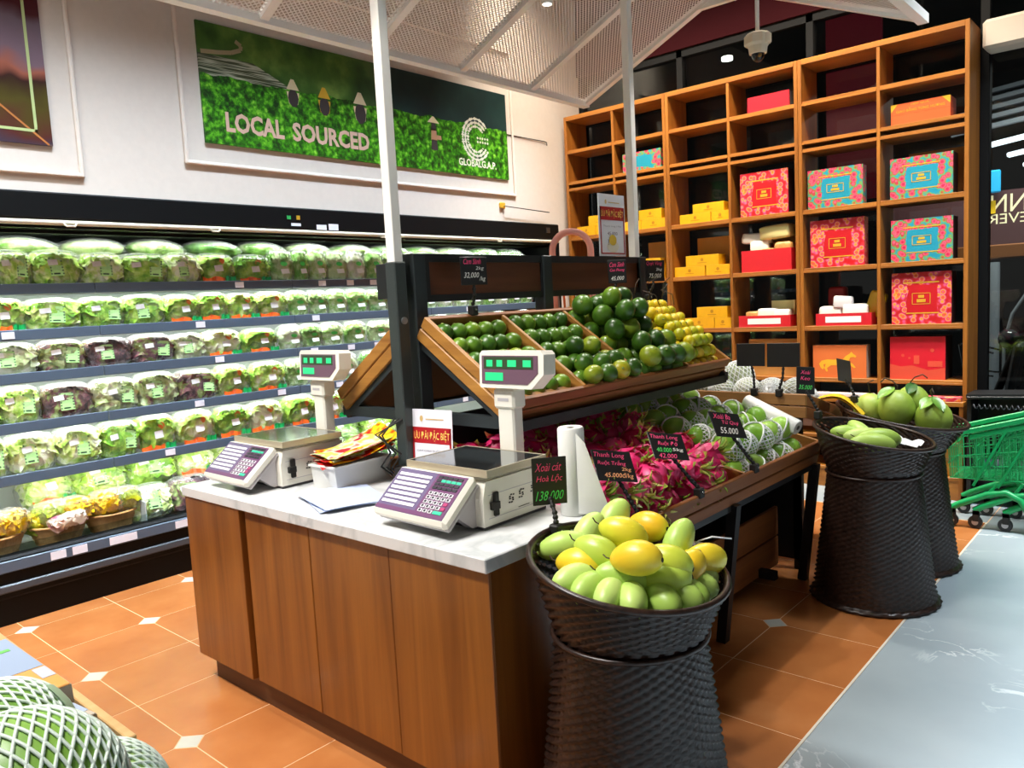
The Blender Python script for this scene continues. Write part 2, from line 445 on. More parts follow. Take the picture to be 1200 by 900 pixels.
WALL = plain('warm_white_wall', '#d8cdc2', .6, bump=.05, bscale=30, var=.02)
wl = MB().box((-4.40, -2.5, 2.077), (-4.28, 6.0, 4.3)).box((-4.40, 5.555, 0), (-4.28, 6.0, 2.077))
struct('wall_left', wl, WALL, label='warm white wall above the chiller')
TRIM = plain('wall_moulding', '#e2d6ca', .5)
def moulding(name, y0, y1, z0, z1, sides):
    mb = MB(); d = .022
    if 'b' in sides: mb.box((-4.281, y0, z0 - d / 2), (-4.262, y1, z0 + d / 2), .006)
    if 't' in sides: mb.box((-4.281, y0, z1 - d / 2), (-4.262, y1, z1 + d / 2), .006)
    if 'l' in sides: mb.box((-4.281, y0 - d / 2, z0 - d / 2), (-4.262, y0 + d / 2, z1), .006)
    if 'r' in sides: mb.box((-4.281, y1 - d / 2, z0 - d / 2), (-4.262, y1 + d / 2, z1), .006)
    struct(name, mb, TRIM, label='thin painted wall moulding')
moulding('trim_1', 2.196, 4.99, 2.292, 3.42, 'btlr')
moulding('trim_2', -0.6, 1.636, 2.168, 3.42, 'btlr')

# soffit, ceiling, window wall
MAROON = plain('maroon_soffit', '#310f13', .8, spec=.05)
struct('ceiling', MB().box((-6.0, -3.0, 4.3), (4.5, 6.2, 4.4)), plain('dark_ceiling', '#2c2a2a', .8), label='dark store ceiling')
struct('wall_back', MB().box((-4.40, 5.92, 3.39), (4.5, 6.06, 4.3)), MAROON, label='maroon soffit above the shop window')
MULL = plain('black_mullion', '#08090a', .6, spec=.2)
GLASS = glass_pane('shop_glass')
XM = [-4.26, -3.26, -2.20, -1.085, 0.35, 1.8, 3.2]
for k in range(len(XM) - 1):
    mb = MB(); x0, x1 = XM[k], XM[k + 1]
    win = bpy.data.objects.new('window_%d' % (k + 1), None); C.objects.link(win); win.location = (x0, 5.97, 0); win['kind'] = 'structure'
    win['label'] = 'dark framed shop window pane'
    part('window_frame', MB().box((x0 - .028, 5.94, 0), (x0 + .028, 6.02, 3.39), .004).box((x0, 5.94, 3.33), (x1, 6.02, 3.39)).box((x0, 5.94, 0), (x1, 6.02, .06)).box((x0 + .03, 5.945, 2.955), (x1 - .03, 6.0, 2.99)), MULL, win)
    part('window_pane', MB().box((x0 + .02, 5.975, .05), (x1 - .02, 5.983, 3.34)), GLASS, win)
single('window_bulkhead', MB().box((-1.07, -.16, 0), (3.0, .02, .18), .02), plain('cream_bulkhead', '#cdbfae', .5), 'cream boxed blind housing across the top of the right window', 'blind box', (0, 5.92, 2.822))
# outside the window
ASPH = plain('pavement', '#3a3a3c', .8, bump=.3, bscale=40, var=.2)
struct('ground', MB().box((-9, 6.06, -.15), (7, 14, -.05)), ASPH, label='dark pavement outside the window')
struct('wall_outside', MB().box((-9, 12.8, -.1), (7, 13.0, 5)).box((-9, 6.1, 4.2), (7, 12.9, 4.3)), plain('night_street', '#14161a', .8), label='dark street wall across the way')

# ================================================================ WALL BANNER, POSTER
def banner_mat():
    m, nt, b = new_mat('tea_field_print')
    tc = N(nt, 'ShaderNodeTexCoord'); sx = N(nt, 'ShaderNodeSeparateXYZ'); nt.links.new(tc.outputs['Object'], sx.inputs[0])
    # leaves: cell noise, bright and dark
    vo = N(nt, 'ShaderNodeTexVoronoi'); vo.inputs['Scale'].default_value = 26; nt.links.new(tc.outputs['Object'], vo.inputs['Vector'])
    nz = N(nt, 'ShaderNodeTexNoise'); nz.inputs['Scale'].default_value = 24; nz.inputs['Detail'].default_value = 7; nz.inputs['Roughness'].default_value = .7; nt.links.new(tc.outputs['Object'], nz.inputs['Vector'])
    mm = N(nt, 'ShaderNodeMath', operation='MULTIPLY_ADD'); mm.inputs[1].default_value = -.22; nt.links.new(vo.outputs['Distance'], mm.inputs[0]); nt.links.new(nz.outputs['Fac'], mm.inputs[2])
    leaf = ramp(nt, [(.26, '#0f3404'), (.38, '#2c7208'), (.48, '#56ac18'), (.60, '#9ad84a')], mm.outputs[0])
    # hills
    n2 = N(nt, 'ShaderNodeTexNoise'); n2.inputs['Scale'].default_value = 4.0; n2.inputs['Detail'].default_value = 9; nt.links.new(tc.outputs['Object'], n2.inputs['Vector'])
    hill = ramp(nt, [(.32, '#24461a'), (.5, '#47702c'), (.66, '#7c9e48')], n2.outputs['Fac'])
    far = ramp(nt, [(.3, '#142a2c'), (.7, '#1f3d3a')], n2.outputs['Fac'])
    # far hill towards the right end (y > 3.7) and high
    g1 = N(nt, 'ShaderNodeMapRange'); g1.inputs[1].default_value = 3.3; g1.inputs[2].default_value = 3.75; nt.links.new(sx.outputs['Y'], g1.inputs[0])
    mA = N(nt, 'ShaderNodeMix', data_type='RGBA'); nt.links.new(g1.outputs[0], mA.inputs[0]); nt.links.new(hill, mA.inputs[6]); nt.links.new(far, mA.inputs[7])
    # terraces at the left end
    mp = N(nt, 'ShaderNodeMapping'); mp.inputs['Scale'].default_value = (1, 1.2, 34); mp.inputs['Rotation'].default_value = (.12, 0, 0); nt.links.new(tc.outputs['Object'], mp.inputs['Vector'])
    n3 = N(nt, 'ShaderNodeTexNoise'); n3.inputs['Scale'].default_value = 2.2; nt.links.new(mp.outputs['Vector'], n3.inputs['Vector'])
    terr = ramp(nt, [(.40, '#3c4a30'), (.5, '#b8bca6'), (.58, '#4a5438')], n3.outputs['Fac'])
    tz = N(nt, 'ShaderNodeMath', operation='MULTIPLY_ADD'); tz.inputs[1].default_value = .42; nt.links.new(sx.outputs['Y'], tz.inputs[0]); nt.links.new(sx.outputs['Z'], tz.inputs[2])
    t1 = N(nt, 'ShaderNodeMath', operation='LESS_THAN'); t1.inputs[1].default_value = 4.02; nt.links.new(tz.outputs[0], t1.inputs[0])
    tz2 = N(nt, 'ShaderNodeMath', operation='LESS_THAN'); tz2.inputs[1].default_value = 2.905; nt.links.new(sx.outputs['Z'], tz2.inputs[0])
    t2 = N(nt, 'ShaderNodeMath', operation='MULTIPLY'); nt.links.new(t1.outputs[0], t2.inputs[0]); nt.links.new(tz2.outputs[0], t2.inputs[1])
    mT = N(nt, 'ShaderNodeMix', data_type='RGBA'); nt.links.new(t2.outputs[0], mT.inputs[0]); nt.links.new(mA.outputs[2], mT.inputs[6]); nt.links.new(terr, mT.inputs[7])
    # horizon of the tea field with a slightly wavy edge
    n4 = N(nt, 'ShaderNodeTexNoise'); n4.inputs['Scale'].default_value = 9; nt.links.new(tc.outputs['Object'], n4.inputs['Vector'])
    hz = N(nt, 'ShaderNodeMath', operation='MULTIPLY_ADD'); hz.inputs[1].default_value = .06; nt.links.new(n4.outputs['Fac'], hz.inputs[0]); nt.links.new(sx.outputs['Z'], hz.inputs[2])
    st = N(nt, 'ShaderNodeMath', operation='GREATER_THAN'); st.inputs[1].default_value = 2.825; nt.links.new(hz.outputs[0], st.inputs[0])
    mF = N(nt, 'ShaderNodeMix', data_type='RGBA'); nt.links.new(st.outputs[0], mF.inputs[0]); nt.links.new(leaf, mF.inputs[6]); nt.links.new(mT.outputs[2], mF.inputs[7])
    nt.links.new(mF.outputs[2], b.inputs['Base Color']); b.inputs['Roughness'].default_value = .45
    return m
ban = thing('wall_banner', 'long green tea field banner reading LOCAL SOURCED on the wall', 'banner', (-4.27, 3.61, 2.41))
part('print_panel', MB().box((-4.28, 2.315, 2.412), (-4.266, 4.915, 3.081)), banner_mat(), ban)
BM = frame((-4.266, 0, 0), (0, 1, 0), (0, 0, 1))
PEACH = plain('peach_print', '#d8b3a0', .5)
part('lettering', lettering(MB(), 'LOCAL', BM, 2.640, 2.543, .385, .115, .0015, bold=.035), PEACH, ban, label='LOCAL in pale peach capitals')
part('lettering', lettering(MB(), 'SOURCED', BM, 3.193, 2.543, .600, .115, .0015, bold=.035), PEACH, ban, label='SOURCED in pale peach capitals')
CREAMPR = plain('cream_print', '#e6e6d2', .5)
part('lettering', lettering(MB(), 'GLOBALG.A.P.', BM, 4.555, 2.506, .42, .055, .0015, bold=.02), CREAMPR, ban, label='GLOBALG.A.P. in cream capitals')
lt = MB()
for k in range(44):                                   # the emblem: a big G made of small dots and leaves
    a = radians(40 + 285 * k / 43)
    for rr in (.112, .138, .086):
        if rr == .086 and k % 2: continue
        s = .010 + .004 * ((k * 7) % 3)
        c = (4.55 + rr * cos(a) * 1.08, 2.69 + rr * sin(a) * 1.12)
        lt.add([(c[0] - s, c[1], .0015), (c[0], c[1] - s * .8, .0015), (c[0] + s, c[1], .0015), (c[0], c[1] + s * .8, .0015)], [(0, 1, 2, 3)], 0, BM)
for k in range(10):
    c = (4.565 + .028 * (k % 5), 2.672 + .03 * (k // 5)); s = .011
    lt.add([(c[0] - s, c[1], .0015), (c[0], c[1] - s, .0015), (c[0] + s, c[1], .0015), (c[0], c[1] + s, .0015)], [(0, 1, 2, 3)], 0, BM)
part('emblem', lt, CREAMPR, ban, label='round G emblem of small cream marks')['kind'] = 'stuff'
STRAW = plain('straw_hat_print', '#e0d0a8', .6); DARKC = plain('dark_cloth_print', '#3a3230', .6); YELC = plain('yellow_cloth_print', '#d6a92c', .6); SKIN = plain('tan_cloth_print', '#b98a68', .6)
def worker(y, z, s, hat, body):
    mb = MB()
    mb.add([(y - .05 * s, z - .02 * s, .002), (y + .05 * s, z - .02 * s, .002), (y + .036 * s, z - .1 * s, .002), (y - .036 * s, z - .1 * s, .002)], [(0, 1, 2, 3)], 0, BM)
    mb.add([(y + cos(a) * .042 * s, z - .06 * s + sin(a) * .06 * s, .0025) for a in [2 * pi * i / 10 for i in range(10)]], [tuple(range(10))], 1, BM)
    mb.add([(y - .05 * s, z - .005, .003), (y + .05 * s, z - .005, .003), (y + .012 * s, z + .065 * s, .003), (y - .012 * s, z + .065 * s, .003)], [(0, 1, 2, 3)], 2, BM)
    part('printed_worker', mb, [body, DARKC, hat], ban)
worker(2.916, 2.80, .9, STRAW, STRAW); worker(3.147, 2.785, .95, YELC, YELC); worker(3.433, 2.79, 1.1, STRAW, STRAW)
mb = MB()
for (dy, z0, z1, wd, mi) in ((0, 2.70, 2.76, .05, 1), (0, 2.63, 2.71, .06, 0), (.05, 2.64, 2.67, .05, 0), (0, 2.56, 2.635, .065, 1)):
    mb.add([(4.10 + dy - wd / 2, z0, .002), (4.10 + dy + wd / 2, z0, .002), (4.10 + dy + wd * .4, z1, .002), (4.10 + dy - wd * .4, z1, .002)], [(0, 1, 2, 3)], mi, BM)
mb.add([(4.04, 2.755, .003), (4.16, 2.755, .003), (4.105, 2.80, .003), (4.09, 2.80, .003)], [(0, 1, 2, 3)], 2, BM)
part('printed_worker', mb, [SKIN, DARKC, STRAW], ban)
# winding path in the printed hill
mb = MB(); path = [(2.33, 2.915), (2.43, 2.925), (2.52, 2.94), (2.58, 2.965), (2.585, 2.99), (2.55, 3.01)]
for (a, b_) in zip(path[:-1], path[1:]):
    d = (Vector((*b_, 0)) - Vector((*a, 0))).normalized(); nrm = Vector((-d.y, d.x, 0)) * .012
    mb.add([(a[0] - nrm.x, a[1] - nrm.y, .001), (b_[0] - nrm.x, b_[1] - nrm.y, .001), (b_[0] + nrm.x, b_[1] + nrm.y, .001), (a[0] + nrm.x, a[1] + nrm.y, .001)], [(0, 1, 2, 3)], 0, BM)
part('printed_path', mb, plain('path_print', '#a89a78', .6), ban)

def poster_mat():
    m, nt, b = new_mat('dusky_photo_print')
    tc = N(nt, 'ShaderNodeTexCoord'); sx = N(nt, 'ShaderNodeSeparateXYZ'); nt.links.new(tc.outputs['Object'], sx.inputs[0])
    nz = N(nt, 'ShaderNodeTexNoise'); nz.inputs['Scale'].default_value = 4; nt.links.new(tc.outputs['Object'], nz.inputs['Vector'])
    mm = N(nt, 'ShaderNodeMath', operation='MULTIPLY_ADD'); mm.inputs[1].default_value = .35; nt.links.new(nz.outputs['Fac'], mm.inputs[0]); nt.links.new(sx.outputs['Z'], mm.inputs[2])
    mr = N(nt, 'ShaderNodeMapRange'); mr.inputs[1].default_value = 2.45; mr.inputs[2].default_value = 3.2; nt.links.new(mm.outputs[0], mr.inputs[0])
    c = ramp(nt, [(0, '#a8846a'), (.09, '#3b3140'), (.17, '#54231c'), (.3, '#4c4410'), (.43, '#33150f'), (.52, '#a05c48'), (.6, '#7a6470'), (.78, '#6d5c66'), (.86, '#4a141a')], mr.outputs[0])
    nt.links.new(c, b.inputs['Base Color']); b.inputs['Roughness'].default_value = .4
    return m
pos = thing('wall_poster', 'dusky red and brown poster cut off by the upper left corner', 'poster', (-4.27, .6, 2.3))
part('print_panel', MB().box((-4.28, -.4, 2.30), (-4.266, 1.512, 3.32)), poster_mat(), pos)
part('printed_frame', MB().box((-4.266, 1.437, 2.358), (-4.2645, 1.450, 3.25)).box((-4.266, -.2, 2.358), (-4.2645, 1.450, 2.371)), plain('pale_green_line', '#b9c98a', .5), pos)
part('printed_line', MB().bar((-4.2655, 1.29, 2.478), (-4.2655, 1.495, 2.303), .0018, .009, (0, 1, 1)), plain('copper_line', '#b9743a', .5), pos)
rodt = thing('wall_rod', 'thin bent metal rod with a bracket above the chiller end', 'bracket', (-4.27, 4.83, 2.19))
part('bracket', MB().box((-4.281, 4.79, 2.18), (-4.262, 4.85, 2.225), .004), GOLD, rodt)
part('rod', MB().tube([(-4.262, 4.83, 2.196), (-4.24, 4.84, 2.192), (-4.24, 5.39, 2.172)], .004, 6), INKBLK, rodt)
single('cable', MB().tube([(0, 0, 0), (.004, .5, 0), (.004, .53, -.005), (.002, .535, -.03)], .0035, 6), INKBLK, 'thin dark cable running right of the banner', 'cable', (-4.277, 4.91, 2.775))
# ================================================================ CHILLER
CB = plain('chiller_black', '#050607', .55, spec=.2); CRAIL = plain('price_rail', '#4e5c6c', .35); CWHITE = plain('chiller_white', '#e6ebe8', .4)
TAGM = plain('price_tag_card', '#e4e4ec', .5); CREAMR = plain('canopy_rail', '#d8d2bf', .4)
LED = plain('led_diffuser', '#ffffff', .4, emit='#f4fff8', estr=3.5)
CH0, CH1 = -0.2, 5.545
ch = thing('open_chiller', 'long black open-front chiller stocked with bagged vegetables', 'chiller', (-4.6, 2.7, 0))
part('back_panel', MB().box((-5.08, CH0, .10), (-5.04, CH1, 2.0)), CWHITE, ch)
part('canopy', MB().box((-5.08, CH0, 1.90), (-4.50, CH1, 2.07)).box((-4.50, CH0, 1.945), (-4.262, CH1, 2.077), .008), CB, ch)
part('canopy_rail', MB().tube([(-4.275, CH0, 1.93), (-4.275, CH1, 1.93)], .014, 10), CREAMR, ch, 1)
part('canopy_liner', MB().box((-4.50, CH0, 1.905), (-4.30, CH1, 1.94)), CB, ch)
part('end_panel', MB().box((-5.08, CH1 - .03, 0), (-4.27, CH1, 1.95)), CB, ch)
part('end_panel', MB().box((-5.08, CH0, 0), (-4.27, CH0 + .03, 1.95)), CB, ch)
part('deck', MB().box((-5.04, CH0 + .03, .22), (-4.30, CH1 - .03, .302)), plain('deck_grey', '#8d938f', .4), ch)
part('base', MB().box((-5.08, CH0, .02), (-4.33, CH1, .22)).box((-4.33, CH0, .0), (-4.275, CH1, .13)), CB, ch)
part('front_lip', MB().box((-4.33, CH0, .13), (-4.252, CH1, .335), .012), CB, ch)
part('lip_rail', MB().box((-4.253, CH0, .262), (-4.238, CH1, .318), .004), CRAIL, ch)
part('bumper_strip', MB().box((-4.253, CH0, .165), (-4.236, CH1, .205), .006), plain('bumper_grey', '#3c434a', .3), ch)
part('glass_riser', MB().box((-4.30, CH0 + .04, .33), (-4.294, CH1 - .04, .375)), GLASS, ch)
SHZ = [1.630, 1.404, 1.190, .945, .690]
SEG = [CH0 + .03, .49, 1.69, 2.89, 4.09, CH1 - .03]
tagme = mesh('price_tag', MB().box((0, -.028, -.017), (.003, .028, .017)), TAGM)
TAGY = [[2.52, 3.12, 3.35, 3.55, 3.95, 4.6, 5.1], [.9, 1.26, 2.25, 3.05, 3.9, 4.5], [2.35, 3.02, 3.32, 3.55, 4.3, 5.0], [2.2, 2.75, 3.2, 3.8, 4.6], [2.0, 2.62, 3.1, 3.6, 4.4]]
for k, z in enumerate(SHZ):
    for a, b_ in zip(SEG[:-1], SEG[1:]):
        sh = part('shelf', MB().box((-5.04, a + .001, z - .03), (-4.415, b_ - .001, z - .006), .003), CWHITE, ch)
        part('price_rail', MB().box((-4.415, a + .0015, z - .045), (-4.40, b_ - .0015, z + .008), .003), CRAIL, sh)
        part('led_strip', MB().box((-4.50, a + .03, z - .035), (-4.47, b_ - .03, z - .0301)), LED, sh)
        for y in TAGY[k]:
            if a + .03 < y < b_ - .03: put('price_tag', tagme, sh, (-4.3995 , y, z - .018))
for y in (1.32, 1.42, 1.60, 1.67, 1.95, 2.5, 2.9): put('price_tag', mesh('price_tag', MB().box((0, -.035, -.02), (.003, .035, .02)), TAGM), ch, Vector((-4.2378, y, .29)) - wloc(ch))
part('led_strip', MB().box((-4.50, CH0 + .1, 1.899), (-4.47, CH1 - .1, 1.9045)), LED, ch)
part('valance', MB().box((-4.40, CH0 + .03, 1.888), (-4.39, CH1 - .03, 1.91)), CB, ch)
mb = MB()
for y0, z0, wd, hh, mi in ((2.862, 1.972, .07, .018, 0), (3.051, 1.962, .075, .032, 0), (3.144, 1.966, .075, .04, 0)):
    mb.box((-4.2625, y0 - wd / 2, z0 - hh / 2), (-4.2605, y0 + wd / 2, z0 + hh / 2))
part('sticker', mb, TAGM, ch)
part('control_switch', MB().box((-4.2625, 2.80, 2.003), (-4.258, 2.812, 2.025)).box((-4.2625, 2.815, 2.003), (-4.258, 2.826, 2.025)), [plain('switch_green', '#2fae5a', .4)], ch)
part('control_switch', MB().box((-4.2625, 2.868, 2.003), (-4.258, 2.892, 2.028)), GOLD, ch)
part('control_switch', MB().box((-4.2625, 5.36, 2.0), (-4.256, 5.41, 2.045)), plain('switch_dark', '#26282c', .3), ch)
for y in (1.55, 2.32, 3.55, 4.75):
    part('rail_clip', MB().tube([(-4.262, y - .03, 1.925), (-4.255, y - .02, 1.912), (-4.255, y + .02, 1.912), (-4.262, y + .03, 1.925)], .005, 6), CREAMR, ch)
for z in [1.895] + [s - .037 for s in SHZ]:
    l = bpy.data.lights.new('chiller_lamp', 'AREA'); l.shape = 'RECTANGLE'; l.size = 5.3; l.size_y = .03; l.energy = 11 if z > 1.8 else 15; l.color = (.94, 1.0, .95)
    o = bpy.data.objects.new('chiller_lamp', l); C.objects.link(o); o.location = (-4.45, 2.7, z)
    o.matrix_world = Matrix.Translation((-4.48, 2.7, z)) @ (Vector((-.55, 0, -.83)).to_track_quat('-Z', 'X')).to_matrix().to_4x4() @ Matrix.Rotation(pi / 2, 4, 'Z')

# ---------------------------------------------------------------- bagged vegetables
LEAFG = mottled('lettuce_leaf', [(.3, '#70b01e'), (.46, '#aedc48'), (.58, '#dcf090'), (.72, '#f8fbe0')], 24, .5, .8, 45, .3, .35, 4, dist=.008)
LEAFD = mottled('dark_greens', [(.28, '#3a7a22'), (.5, '#7cb44a'), (.68, '#d4e8b0')], 20, .5, .8, 45, .4, .35, 4, dist=.008)
LEAFR = mottled('red_lettuce_leaf', [(.3, '#3c1c26'), (.42, '#7a4648'), (.5, '#93ab58'), (.62, '#cbd89c'), (.78, '#f2f0e0')], 18, .5, .8, 45, .3, .35, 4, dist=.008)
LEAFW = mottled('pale_herb_stems', [(.3, '#6cb434'), (.46, '#b4dc80'), (.6, '#e4f0c8'), (.75, '#fbfcf2')], 26, .5, .8, 60, .35, .35, 4, dist=.006)
FILM = film('clear_bag_film', amount=.06)
GLAB = plain('green_paper_label', '#b4e694', .5); TAPEO = plain('orange_tape', '#ff6a1f', .4); TAPEG = plain('green_tape', '#0f9c4e', .4); WLAB = plain('white_sticker', '#f1f0ee', .5)
DOTS = plain('dark_print', '#25452a', .5); ORDOT = plain('orange_sticker', '#ff8a2a', .5); GRDOT = plain('green_sticker', '#4fd05a', .5)
def nz3(p, s, seed): return noise.noise(Vector((p[0] * s + seed * 7.3, p[1] * s - seed * 3.1, p[2] * s + seed)))
def leafy(d, w, h, seed, amp=.22, nu=20, nv=12, n=24, tall=1.0):
    """loose head of ruffled leaves, base at z = 0, front towards +x"""
    rnd = random.Random(seed * 13 + 5); R_ = Vector((d / 2, w / 2, h / 2)); q = .68
    e = lambda t: math.copysign(abs(t) ** q, t)
    def fn(v):
        s = .90 + amp * .5 * nz3(v, 2.6, seed); return Vector((e(v.x) * s, e(v.y) * s, e(v.z) * s))
    mb = MB().ball((0, 0, h / 2), tuple(R_), nu, nv, fn=fn)
    for k in range(n):
        a = rnd.uniform(-1.9, 1.9); ph = rnd.uniform(-.55, 1.25)
        dv = Vector((cos(ph) * cos(a), cos(ph) * sin(a), sin(ph)))
        c = Vector((e(dv.x) * R_.x, e(dv.y) * R_.y, e(dv.z) * R_.z)) * .84
        nrm = Vector((dv.x / R_.x, dv.y / R_.y, dv.z / R_.z)).normalized()
        t1 = nrm.orthogonal().normalized(); t1.rotate(__import__('mathutils').Quaternion(nrm, rnd.uniform(0, 6.3))); t2 = nrm.cross(t1)
        if tall > 1: t2 = (Vector((0, 0, 1)) - nrm * nrm.z).normalized(); t1 = t2.cross(nrm)
        la = w * rnd.uniform(.20, .34) / tall; lb = la * rnd.uniform(.8, 1.2) * tall * (1.3 if tall > 1 else 1); p0 = rnd.uniform(0, 6)
        def lf(u, v):
            x, y = u * 2 - 1, v * 2 - 1; rr = min(1.2, sqrt(x * x + y * y)); an = atan2(y, x)
            hgt = .10 * w * (.35 - .55 * rr * rr) + .055 * w * rr * rr * sin(an * 7 + p0) + .02 * w * sin(an * 13 + p0 * 2) * rr
            p = c + t1 * (x * la) + t2 * (y * lb) + nrm * hgt
            m = max(abs(p.x) / (R_.x * 1.04), abs(p.y) / (R_.y * 1.04), abs(p.z) / (R_.z * 1.04))
            if m > 1: p = p / m
            return (p.x, p.y, max(.004, p.z + h / 2))
        mb.grid(lf, 6, 6)
    return mb
def pillow(d, w, h, seed, nu=22, nv=14):
    """crumpled plastic bag a little larger than what it holds, with a flat crimped top"""
    def fn(v):
        e = lambda t: math.copysign(abs(t) ** .5, t)
        s = 1.03 + .05 * nz3(v, 3.5, seed) + .04 * nz3(v, 8, seed + 1)
        f = 1.0 if v.z < .4 else 1 - .45 * ((v.z - .4) / .6)
        return Vector((e(v.x) * s * f, e(v.y) * s, e(v.z) * s))
    mb = MB().ball((0, 0, h / 2), (d / 2, w / 2, h / 2), nu, nv, fn=fn)
    mb.v = [(x, y, max(z, .001)) for x, y, z in mb.v]
    return mb
def card(mb, x, y, z, wd, hh, tilt=0.0, lean=.12, mi=0, lift=0):
    """flat card lying against the front of a bag (front is +x)"""
    M = Matrix.Translation((x, y, z)) @ Matrix.Rotation(-lean, 4, 'Y') @ Matrix.Rotation(tilt, 4, 'X')
    return mb.box((lift, -wd / 2, -hh / 2), (lift + .0015, wd / 2, hh / 2), 0, mi, M)
def bag_proto(kind, seed):
    t = thing('bagged_' + {'lettuce': 'lettuce', 'red': 'red_lettuce', 'tape': 'celery_lettuce', 'herb': 'herbs', 'long': 'long_greens'}[kind], 'x', 'vegetable bag', (0, 0, -50))
    P = lambda n, mb, m, s=0: part(n, mb, m, t, s, local=True)
    if kind in ('lettuce', 'red'):
        P('leaves', leafy(.19, .22, .155, seed), LEAFG if kind == 'lettuce' else LEAFR, 4)
        P('bag', pillow(.20, .225, .17, seed), FILM, 4)
        lb = MB(); ty = RND.uniform(-.12, .12); card(lb, .098, .01 + .03 * (seed % 3 - 1), .085, .062, .085, ty)
        l = P('paper_label', lb, GLAB)
        db = MB(); M = Matrix.Translation((.098, .01 + .03 * (seed % 3 - 1), .085)) @ Matrix.Rotation(-.12, 4, 'Y') @ Matrix.Rotation(ty, 4, 'X')
        for k in range(6):
            for sy in (-.027, .027): db.box((.0015, sy - .003, -.036 + k * .0145), (.0022, sy + .003, -.030 + k * .0145), 0, 0, M)
        db.box((.0015, -.018, -.036), (.0022, .012, -.029), 0, 0, M)
        part('printed_marks', db, DOTS, l, local=True)
        wb = MB(); card(wb, .099, -.055 + .02 * (seed % 2), .105, .045, .026, .1); P('price_sticker', wb, WLAB)
    elif kind == 'tape':
        P('leaves', leafy(.168, .185, .155, seed, .26, n=26), LEAFG, 4)
        P('bag', pillow(.175, .19, .165, seed), FILM, 4)
        tb = MB(); tb.grid(lambda u, v: (.088 + .01 * sin(u * 14 + seed), -.088 + u * .115, .004 + v * .026 + .006 * sin(u * 9 + seed)), 8, 1); P('orange_tape', tb, TAPEO)
        tb = MB(); tb.grid(lambda u, v: (.087 + .01 * sin(u * 11), .032 + u * .056, .006 + v * .028 + .004 * sin(u * 8)), 5, 1); P('green_tape', tb, TAPEG)
        wb = MB(); card(wb, .088, .0, .078, .042, .034, .08); P('price_sticker', wb, WLAB)
        ob = MB(); M = Matrix.Translation((.082, .018, .118)) @ Matrix.Rotation(pi / 2, 4, 'Y'); ob.lathe([(.0, 0), (.017, 0)], 10, M=M); P('round_sticker', ob, ORDOT)
    elif kind == 'herb':
        P('stems', leafy(.112, .14, .19, seed, .24, n=26, tall=1.6), LEAFW if seed % 3 else LEAFD, 4)
        P('bag', pillow(.12, .145, .205, seed), FILM, 4)
        ob = MB(); M = Matrix.Translation((.062, .0, .105)) @ Matrix.Rotation(pi / 2 - .15, 4, 'Y'); ob.lathe([(.0, 0), (.022, 0)], 10, M=M, sx=.7); P('round_sticker', ob, GRDOT)
        wb = MB(); card(wb, .064, .0, .058, .05, .03, .05); P('price_sticker', wb, WLAB)
    else:
        def ln(v): return 1 + .14 * nz3(v, 3, seed)
        P('leaves', MB().ball((0, 0, .055), (.13, .17, .052), 26, 12, fn=ln), LEAFD, 4)
        P('bag', MB().ball((0, 0, .058), (.15, .185, .058), 20, 10, fn=lambda v: 1 + .06 * nz3(v, 5, seed)), FILM, 4)
    return t
PROTO = {}
for kd, n_ in (('lettuce', 3), ('red', 2), ('tape', 3), ('herb', 3), ('long', 2)):
    PROTO[kd] = [bag_proto(kd, s + 1 + 10 * len(PROTO)) for s in range(n_)]
_used = set()
def bag(kind, k, loc, rot, sc, label, group):
    p = PROTO[kind][k % len(PROTO[kind])]
    if p.name not in _used:
        _used.add(p.name); p.location = loc; p.rotation_euler = rot; p.scale = (sc, sc, sc) if isinstance(sc, (int, float)) else sc; p['label'] = label; p['group'] = group; return p
    return dup(p, loc, rot, sc, label, group)
ORD = ['first', 'second', 'third', 'fourth', 'fifth', 'sixth', 'seventh', 'eighth', 'ninth', 'tenth', 'eleventh', 'twelfth', 'thirteenth', 'fourteenth', 'fifteenth', 'sixteenth', 'seventeenth', 'eighteenth', 'nineteenth', 'twentieth']
SHN = ['top chiller shelf', 'second chiller shelf from the top', 'third chiller shelf from the top', 'fourth chiller shelf from the top', 'lowest chiller shelf']
KN = {'lettuce': 'bagged green lettuce with pale green label', 'red': 'bagged red-brown lettuce with green label', 'tape': 'bagged lettuce with orange and green tape'}
ROWS = [
 ([1.06, 1.255, 1.42, 1.654, 1.874, 2.116, 2.315, 2.54, 2.788, 2.957, 3.075, 3.225, 3.389, 3.553, 3.717, 3.896], 'LLLLLLTTHHHHHHH'),
 ([1.0, 1.178, 1.366, 1.627, 1.851, 2.079, 2.293, 2.473, 2.676, 2.891, 3.055, 3.205, 3.369, 3.556, 3.729], 'LTLLLTTTTHHHHH'),
 ([.95, 1.166, 1.406, 1.631, 1.866, 2.107, 2.299, 2.538, 2.821, 2.982, 3.136, 3.313, 3.537, 3.734], 'RRRRRRTTHHHHH'),
 ([1.042, 1.202, 1.393, 1.64, 1.879, 2.109, 2.357, 2.573, 2.849, 3.012, 3.219, 3.439, 3.673], 'LLRRRRTTHHHH'),
 ([1.051, 1.217, 1.435, 1.659, 1.864, 2.069, 2.333, 2.549, 2.794, 3.057, 3.283, 3.493, 3.732], 'LLLLTTTTTTHH')]
KM = {'L': 'lettuce', 'R': 'red', 'T': 'tape', 'H': 'herb'}; BW = {'lettuce': .222, 'red': .222, 'tape': .185, 'herb': .142}
